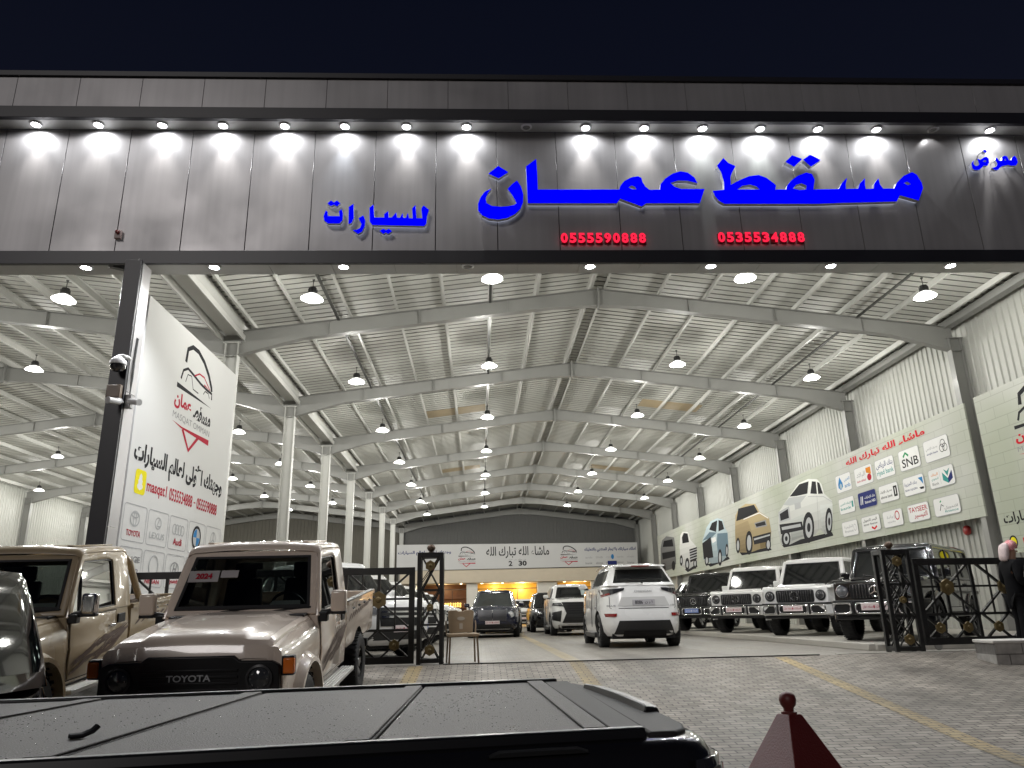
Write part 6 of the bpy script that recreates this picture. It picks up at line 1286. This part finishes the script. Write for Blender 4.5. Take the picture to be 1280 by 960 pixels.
# ================================================================== LATTICE GATES
m_blk = mat('black gate paint', (.012, .012, .012), .42, var=.3, vscale=4); m_med = mat('dull gold medallion', (.17, .125, .05), .5, .35, var=.3, vscale=6); m_ball = mat('bronze ball', (.10, .065, .045), .4, .4)
def octa(par, x, y, z, r, n=12):
    b = MB(); b.prism([(r * (1 if k % 2 else .86) * math.cos(2 * math.pi * k / n), r * (1 if k % 2 else .86) * math.sin(2 * math.pi * k / n)) for k in range(n)], lambda u, v, d: (x + u, y + d, z + v), -.022, .022); b.lathe([(r * .35, 0), (r * .25, .02), (0, .025)], (x, y - .022, z), (0, -1, 0), 12, caps=False); b.build('medallion', m_med, par, bevel=.004, fix=True)
def gate_panel(label, loc, rz, L, z0, z1, mods, mirror=1):
    t = thing('lattice_gate', label, 'gate', loc, rz, 'black lattice gates'); X = lambda u: mirror * u
    b = MB()
    for z, h in ((z1, .12), (z0, .12)): b.box((X(L / 2), 0, z), (L, .06, h))
    b.box((X(.05), 0, (z0 + z1) / 2), (.10, .065, z1 - z0)); b.box((X(L - .04), 0, (z0 + z1) / 2), (.08, .065, z1 - z0)); b.build('frame', m_blk, t, bevel=.005)
    b = MB(); zm = z0 + .33 * (z1 - z0); zc_ = z0 + .68 * (z1 - z0); mw = L / mods
    b.box((X(L / 2), .004, zm), (L - .15, .035, .045)); b.box((X(L / 2), .004, zc_), (L - .15, .03, .035))
    for m in range(mods):
        a, c_ = mw * m + .05, mw * (m + 1) - .02; mid = (a + c_) / 2
        b.box((X(mid), -.003, (zm + z1) / 2), (.055, .03, z1 - zm)); b.box((X(c_), .001, (z0 + z1) / 2), (.06, .032, z1 - z0)); b.box((X(a + (mid - a) / 2), -.005, (zm + z1) / 2), (.03, .02, z1 - zm)); b.box((X(mid + (c_ - mid) / 2), -.005, (zm + z1) / 2), (.03, .02, z1 - zm))
        for p, q in (((a, zm), (c_, z1)), ((a, z1), (c_, zm))): b.bar((X(p[0]), .008 if p[1] == zm else -.012, p[1]), (X(q[0]), .008 if p[1] == zm else -.012, q[1]), .032, .055, (0, 1, 0))
        for p, q in (((a, z0), (mid, zm)), ((a, zm), (mid, z0)), ((mid, z0), (c_, zm)), ((mid, zm), (c_, z0))): b.bar((X(p[0]), .010 if p[1] == z0 else -.010, p[1]), (X(q[0]), .010 if p[1] == z0 else -.010, q[1]), .03, .05, (0, 1, 0))
    b.build('lattice', m_blk, t, smooth=0)
    for m in range(mods):
        a, c_ = mw * m + .05, mw * (m + 1) - .02; mid = (a + c_) / 2
        octa(t, X(mid), -.03, zc_ - .01, .15); octa(t, X((a + mid) / 2), -.03, (z0 + zm) / 2, .10); octa(t, X((c_ + mid) / 2), -.03, (z0 + zm) / 2, .10)
    for u in (.25, L - .25):
        if z0 <= .12: continue
        b = MB(); b.lathe([(.06, -.02), (.075, -.012), (.075, .012), (.06, .02)], (X(u), 0, z0 - .075), (0, 1, 0), 14); b.build('roller', m_steel, t)
    return t
def gate_tower(label, loc, w, h, dp, ball=True):
    t = thing('gate_post', label, 'gate post', loc, 0, 'lattice gate posts with ball tops')
    b = MB()
    for x in (0, w):
        for y in (0, dp): b.box((x, y, h / 2), (.07, .07, h))
    for z in (.06, h - .035): b.box((w / 2, 0, z), (w - .07, .068, .07)); b.box((w / 2, dp, z), (w - .07, .068, .07)); b.box((0, dp / 2, z), (.068, dp - .07, .07)); b.box((w, dp / 2, z), (.068, dp - .07, .07))
    b.box((w / 2, dp / 2, h + .008), (w + .07, dp + .07, .02)); b.build('frame', m_blk, t, bevel=.005)
    b = MB(); n = 3; dz = (h - .1) / n
    for y in (0, dp):
        for k in range(n):
            z0, z1 = .06 + dz * k, .06 + dz * (k + 1)
            b.box((w / 2, y + .002, z1), (w - .07, .03, .03))
            b.bar((.035, y + .012, z0), (w - .035, y + .012, z1), .022, .03, (0, 1, 0)); b.bar((.035, y - .012, z1), (w - .035, y - .012, z0), .022, .03, (0, 1, 0))
            b.bar((.035, y + .010, z0 + dz * .25), (w - .035, y + .010, z1 + dz * .05 if k < n - 1 else z1), .014, .02, (0, 1, 0))
    b.build('lattice', m_blk, t, smooth=0)
    for z in (.06 + dz * .5, .06 + dz * 1.5, .06 + dz * 2.5, ): octa(t, w / 2, -.035, z + (.12 if z > 1.3 else -.12 if z < .5 else 0), .095 if abs(z - .06 - dz * 1.5) > .1 else .065)
    b = MB(); b.lathe([(.035, 0), (.05, .015), (.035, .03), (.06, .05), (.078, .09), (.06, .13), (.03, .15), (0, .155)], (w / 2, dp / 2, h + .018), (0, 0, 1), 20); b.build('ball_finial', m_ball, t, smooth=60)
    return t
gate_tower('black lattice gate post with ball top left of the entrance beside the tan chair', (-1.08, 13.75, .0), .39, 1.86, .30)
gate_panel('black lattice gate panel with gold medallions running left behind the pickup trucks', (-1.16, 13.80, 0), 0, 4.9, .08, 1.57, 4, -1)
gate_tower('black lattice gate post with ball top right of the entrance, before the black car', (7.32, 13.75, 0), .46, 1.76, .30)
gate_panel('black lattice gate panel reaching right from its post to behind the man', (7.86, 13.78, 0), R(8), 3.6, .17, 1.55, 3, 1)

# ================================================================== CHAIR
m_tan = mat('tan chair leather', (.33, .245, .155), .45, var=.15, vscale=5); m_leg = mat('bronze chair leg', (.20, .15, .10), .35, .7)
t = thing('chair', 'tan padded chair with thin metal legs beside the left gate post', 'chair', (-.33, 14.0, 0), R(8))
b = MB(); b.box((0, -.02, .465), (.54, .48, .06)); b.build('seat', m_tan, t, bevel=.022, seg=3)
def bk(u, v, d): return (u, .21 + d + .10 * (v - .5), v + .0 - .0 * u)
b = MB(); P_ = [(-.21, .50), (.21, .50), (.235, .86), (.20, .885), (.06, .885), (.05, .865), (-.05, .865), (-.06, .885), (-.20, .885), (-.235, .86)]; b.prism(P_, bk, -.02, .02); b.build('backrest', m_tan, t, bevel=.008, fix=True)
b = MB(); b.prism(ell(0, .74, .07, .035, 16), bk, -.026, -.021); b.prism(rrect(-.03, .56, .03, .66, .01), bk, -.026, -.021); b.build('back_detail', mat('chair label', (.45, .40, .33), .5), t, smooth=0, fix=True)
for sx_ in (-1, 1):
    for y0, y1 in ((-.20, -.23), (.19, .25)):
        b = MB(); b.tube([(sx_ * .235, y0, .45), (sx_ * .255, y1, .0)], .016, 8); b.build('leg', m_leg, t)
    b = MB(); b.tube([(sx_ * .255, .20, .46), (sx_ * .27, .22, .60), (sx_ * .265, .25, .70)], .014, 8); b.build('side_tube', m_leg, t)

# ================================================================== RED BOLLARD
m_brd = mat('dark red bollard paint', (.13, .016, .014), .42, var=.2, vscale=5, bump=.15, bscale=90)
t = thing('bollard', 'dark red pyramid bollard with ball top on the paving at the bottom edge', 'bollard', (1.985, 5.2, ground(5.2)), R(24))
zt = .20 - ground(5.2)
def sq(r, z): return [(r * math.cos(R(45 + 90 * k)), r * math.sin(R(45 + 90 * k)), z) for k in range(4)]
b = MB(); b.rings([sq(.62, 0), sq(.62, .06), sq(.59, .08), sq(.082, zt - .075), sq(.07, zt - .068)]); b.build('pyramid', m_brd, t, bevel=.006, fix=True)
b = MB(); b.lathe([(.05, zt - .07), (.05, zt - .055), (.032, zt - .05), (.032, zt - .035), (.048, zt - .015), (.055, zt + .015), (.048, zt + .045), (.028, zt + .06), (0, zt + .066)], n=24); b.build('ball', m_brd, t, smooth=60)

# ================================================================== CAMERAS, BEACON, BELL
m_cw = mat('white camera housing', (.66, .66, .66), .35); m_dome = mat('dark dome', (.03, .03, .035), .08, coat=1.)
t = thing('security_camera', 'white dome security camera on the dark portal column, above the other cameras', 'security camera', (-6.34, 12.99, 5.25), 0, 'security cameras')
b = MB(); b.tube([(.10, .0, .06), (.10, -.06, .06), (.06, -.16, .06), (.0, -.18, .05), (.0, -.18, .0)], .035, 10); b.build('arm', m_cw, t)
b = MB(); b.lathe([(.04, .05), (.10, .0), (.14, -.06), (.14, -.11), (.13, -.115)], (0, -.18, 0), (0, 0, 1), 20); b.build('housing', m_cw, t)
b = MB(); b.lathe([(.125, 0), (.12, -.06), (.08, -.11), (0, -.13)], (0, -.18, -.115), (0, 0, 1), 20, caps=False); b.build('dome', m_dome, t)
t = thing('junction_box', 'small brown junction box on the dark portal column under the dome camera', 'junction box', (-6.40, 12.98, 4.68))
b = MB(); b.box((0, -.05, 0), (.24, .10, .24)); b.build('box', mat('brown box', (.16, .12, .09), .4), t, bevel=.01); b = MB(); b.box((0, -.105, 0), (.2, .01, .2)); b.build('lid', mat('brown box lid', (.2, .15, .11), .4), t, bevel=.006)
def bullet(label, loc, rz, pitch):
    t = thing('security_camera', label, 'security camera', loc, 0, 'security cameras', rot=(R(pitch), 0, rz))
    b = MB(); b.lathe([(.045, -.22), (.055, -.2), (.055, .03), (.06, .03), (.06, .05), (.045, .05)], (0, 0, 0), (0, -1, 0), 16); b.build('housing', m_cw, t); b = MB(); b.lathe([(.045, .045), (.03, .03), (0, .035)], (0, 0, 0), (0, -1, 0), 14, caps=False); b.build('lens', m_dome, t)
    b = MB(); b.tube([(0, .15, .05), (0, .24, .05), (0, .28, .0)], .02, 8); b.build('bracket', m_cw, t)
bullet('small white bullet camera just below the brown junction box', (-6.36, 12.74, 4.47), R(-20), 6)
bullet('white bullet camera sticking out right of the portal column towards the banner', (-6.00, 12.98, 4.50), R(62), 12)
b = MB(); b.box((-6.20, 13.1, 4.54), (.10, .12, .24)); tag(b.build('camera_mount', mat('grey mount', (.3, .3, .3), .4), bevel=.008), 'grey camera mount box on the side of the portal column', 'camera mount')
b = MB()
for dx in (0, .03, .055): b.tube([(-6.245, 13.18 + dx, 5.78), (-6.235, 13.16 + dx * .5, 5.4), (-6.225, 13.12 + dx, 5.0), (-6.215, 13.12, 4.66)], .010, 6)
tag(b.build('cable', m_black), 'dark loose cables hanging on the side of the portal column above the camera mount', 'cable')
p = onY(147, 336, 13.4)
t = thing('security_camera', 'small dark camera hung under the fascia left of the portal column', 'security camera', (p.x, 13.4, 7.365), R(35), 'security cameras')
b = MB(); b.box((0, 0, -.05), (.30, .12, .08)); b.box((0, 0, -.005), (.08, .08, .03)); b.build('housing', mat('grey camera', (.10, .10, .10), .4), t, bevel=.01); b = MB(); b.lathe([(.035, 0), (.03, .02), (0, .022)], (-.15, 0, -.05), (-1, 0, 0), 12); b.build('lens', m_dome, t)
t = thing('alarm_beacon', 'small red and grey alarm beacon on the fascia above the portal column', 'alarm', (-6.83, 13.17, 7.86))
b = MB(); b.box((0, -.04, 0), (.12, .07, .18)); b.build('case', mat('grey case', (.42, .32, .30), .45), t, bevel=.01); b = MB(); b.lathe([(.035, 0), (.035, .04), (.02, .06), (0, .065)], (0, -.075, .03), (0, -1, 0), 12); b.build('red_lens', m_redl, t)
t = thing('alarm_bell', 'round red fire alarm bell on the right wall below the green banner', 'alarm bell', (13.84, onX(1210, 663, 13.84).y, onX(1210, 663, 13.84).z))
b = MB(); b.lathe([(.14, 0), (.14, -.05), (.11, -.09), (.05, -.11), (0, -.11)], (0, 0, 0), (1, 0, 0), 20); b.build('gong', mat('red bell paint', (.35, .02, .02), .3, coat=.5), t, smooth=50); b = MB(); b.tube([(.0, 0, -.1), (.0, .02, -1.7)], .015, 6); b.build('conduit', m_steel, t)

# ================================================================== BLOCK PLINTH AND MAN
m_blkw = paver('pale concrete blocks', (.40, .385, .36), (.46, .44, .41), (.17, .16, .15), .75, bw=.42, rh=.17, bump=.4, stain=.3, ms=.01)
nt = m_blkw.node_tree; br = [n for n in nt.nodes if n.type == 'TEX_BRICK'][0]; tc = [n for n in nt.nodes if n.type == 'TEX_COORD'][0]
sp = nt.nodes.new('ShaderNodeSeparateXYZ'); cb = nt.nodes.new('ShaderNodeCombineXYZ'); nt.links.new(tc.outputs['Object'], sp.inputs[0]); nt.links.new(sp.outputs['X'], cb.inputs[0]); nt.links.new(sp.outputs['Z'], cb.inputs[1]); nt.links.new(cb.outputs[0], br.inputs['Vector'])
t = thing('block_plinth', 'low pale concrete block wall at the right edge in front of the man', 'low wall', (8.12, 12.3, -.15), R(-6))
b = MB(); b.box((1.2, .3, .16), (2.4, .6, .34)); b.build('block_courses', m_blkw, t, bevel=.01)
b = MB(); b.box((1.2, .3, .355), (2.44, .64, .05)); b.build('coping', mat('pale coping', (.50, .48, .45), .7, var=.15, bump=.2), t, bevel=.012)

m_skin = mat('skin', (.30, .17, .11), .5); m_coat = mat('black coat', (.005, .005, .006), .85, spec=.12); m_trou = mat('black trousers', (.006, .006, .007), .85, spec=.12)
def skin(name, verts, edges, radii, m, par, root=0, sub=2):
    me = bpy.data.meshes.new(name); me.from_pydata(verts, edges, []); o = bpy.data.objects.new(name, me); COL.objects.link(o)
    o.modifiers.new('k', 'SKIN'); u = o.modifiers.new('u', 'SUBSURF'); u.levels = sub; u.render_levels = sub
    for i, r_ in enumerate(radii):
        v = me.skin_vertices[0].data[i]; v.radius = r_ if isinstance(r_, tuple) else (r_, r_); v.use_root = (i == root)
    bpy.context.view_layer.update(); dg = bpy.context.evaluated_depsgraph_get(); nm = bpy.data.meshes.new_from_object(o.evaluated_get(dg), depsgraph=dg); bpy.data.objects.remove(o)
    nm.name = name; nm.materials.clear(); nm.materials.append(m); nm.polygons.foreach_set('use_smooth', [True] * len(nm.polygons))
    q = bpy.data.objects.new(name, nm); COL.objects.link(q); q.parent = par; return q
man = thing('person', 'man in black coat and pink and white headscarf standing at the right edge', 'person', (9.20, 13.05, 0), R(-8))
# facing +x; y = his left
hip, ch, nk = (0, 0, .95), (0.0, 0, 1.36), (.02, 0, 1.53)
bv = [hip, (0, 0, 1.15), ch, nk, (.05, 0, 1.62), (.055, 0, 1.72), (0, .10, .90), (.02, .11, .50), (-.03, .11, .09), (.12, .12, .03), (0, -.10, .90), (-.02, -.11, .50), (-.06, -.11, .09), (.09, -.12, .03),
      (-.01, .20, 1.44), (-.05, .27, 1.16), (.16, .20, 1.04), (.25, .12, 1.05), (-.01, -.20, 1.44), (-.05, -.27, 1.16), (.16, -.20, 1.06), (.25, -.12, 1.07)]
be = [(0, 1), (1, 2), (2, 3), (3, 4), (4, 5), (0, 6), (6, 7), (7, 8), (8, 9), (0, 10), (10, 11), (11, 12), (12, 13), (2, 14), (14, 15), (15, 16), (16, 17), (2, 18), (18, 19), (19, 20), (20, 21)]
brd = [(.13, .15), (.12, .14), (.13, .17), (.058, .055), (.085, .07), (.075, .065), .085, .062, .045, .035, .085, .062, .045, .035, .062, .048, .038, .034, .062, .048, .038, .034]
body = skin('body', bv, be, brd, m_skin, man)
skin('coat', [(0, 0, .80), (0, 0, 1.0), (0, 0, 1.18), ch, (.015, 0, 1.51), (-.01, .205, 1.44), (-.05, .275, 1.16), (.14, .21, 1.045), (.21, .16, 1.045), (-.01, -.205, 1.44), (-.05, -.275, 1.16), (.14, -.21, 1.065), (.21, -.16, 1.065)],
     [(0, 1), (1, 2), (2, 3), (3, 4), (3, 5), (5, 6), (6, 7), (7, 8), (3, 9), (9, 10), (10, 11), (11, 12)], [(.165, .19), (.16, .185), (.15, .175), (.155, .195), (.085, .08), .085, .070, .060, .055, .085, .070, .060, .055], m_coat, man, 1)
skin('trousers', [(0, 0, .92), (0, .10, .84), (.02, .11, .50), (-.03, .11, .10), (0, -.10, .84), (-.02, -.11, .50), (-.06, -.11, .10)], [(0, 1), (1, 2), (2, 3), (0, 4), (4, 5), (5, 6)], [(.15, .17), .11, .085, .07, .11, .085, .07], m_trou, man)
for x, y in ((.06, .115), (.03, -.115)):
    b = MB(); b.rings([[(x + sx_ * l, y + sy_ * w_, z) for sx_, sy_ in ((1, 0), (.8, .75), (.2, 1), (-.6, .95), (-1, .5), (-1, -.5), (-.6, -.95), (.2, -1), (.8, -.75))] for l, w_, z in ((.14, .052, 0), (.145, .055, .02), (.13, .05, .06), (.08, .045, .10))]); b.build('shoe', m_trim, man, smooth=60)
b = MB(); b.lathe([(.018, 0), (.014, .02), (0, .034)], (.125, 0, 1.655), (1, 0, -.15), 10); b.build('nose', m_skin, man, smooth=60)
for s in (1, -1):
    b = MB(); b.lathe([(.012, 0), (.008, .006), (0, .008)], (.118, s * .03, 1.68), (1, s * .25, 0), 8); b.build('eye', m_ink, man)
    b = MB(); b.lathe([(.03, 0), (.022, .012), (0, .014)], (.045, s * .066, 1.66), (0, s, 0), 10); b.build('ear', m_skin, man)
    for k, (dy, ln) in enumerate(((-.028, .060), (-.010, .070), (.009, .066), (.027, .052))):
        b = MB(); b.tube([(.265, s * .115 + dy * .6, 1.05 + dy * .9), (.30, s * .10 + dy * .6, 1.045 + dy * .9), (.30 + ln * .4, s * .075 + dy * .4, 1.035 + dy * .9), (.30 + ln * .5, s * .045, 1.025 + dy * .9)], .0095, 8, r2=.007); b.build('finger', m_skin, man, smooth=60)
    b = MB(); b.tube([(.25, s * .105, 1.075), (.285, s * .085, 1.105), (.315, s * .07, 1.108)], .012, 8, r2=.009); b.build('thumb', m_skin, man, smooth=60)
b = MB(); b.box((.121, 0, 1.618), (.008, .045, .008)); b.build('mouth', mat('lips', (.22, .08, .07), .5), man, bevel=.003)
# the headscarf: wound over the crown, a tail hanging behind
m_ghu = bpy.data.materials.new('checked headscarf'); m_ghu.use_nodes = True; nt = m_ghu.node_tree; pb = nt.nodes['Principled BSDF']; pb.inputs['Roughness'].default_value = .85
tc = nt.nodes.new('ShaderNodeTexCoord'); ck = nt.nodes.new('ShaderNodeTexChecker'); ck.inputs['Scale'].default_value = 70; ck.inputs[1].default_value = (.62, .10, .13, 1); ck.inputs[2].default_value = (.70, .48, .48, 1); nt.links.new(tc.outputs['Object'], ck.inputs[0]); nt.links.new(ck.outputs[0], pb.inputs['Base Color'])
b = MB(); rr = random.Random(3)
def hr(z, ax, ay, x0, w=.0): return [(x0 + ax * math.cos(2 * math.pi * k / 24) * (1 + w * math.sin(5 * k)), ay * math.sin(2 * math.pi * k / 24) * (1 + w * math.cos(7 * k)), z + (.02 if math.cos(2 * math.pi * k / 24) > 0 else -.015) * (1 if z > 1.6 else 0)) for k in range(24)]
b.rings([hr(1.685, .115, .098, .035, .03), hr(1.72, .125, .108, .03, .05), hr(1.765, .125, .108, .025, .04), hr(1.80, .105, .092, .025, .03), hr(1.825, .06, .055, .025, .02), hr(1.832, .01, .01, .025)]); b.build('headscarf', m_ghu, man, smooth=60, fix=True)
m_ghw = mat('white scarf tail', (.66, .54, .53), .85, var=.35, vscale=40)
b = MB(); b.rings([[(-.045 + a * math.cos(2 * math.pi * k / 16) + dx, c_ * math.sin(2 * math.pi * k / 16), z) for k in range(16)] for z, a, c_, dx in ((1.80, .03, .05, .01), (1.76, .065, .105, -.01), (1.68, .075, .115, -.025), (1.60, .07, .115, -.035), (1.53, .06, .12, -.045), (1.49, .02, .08, -.05))]); b.build('scarf_tail', m_ghw, man, smooth=60, fix=True)
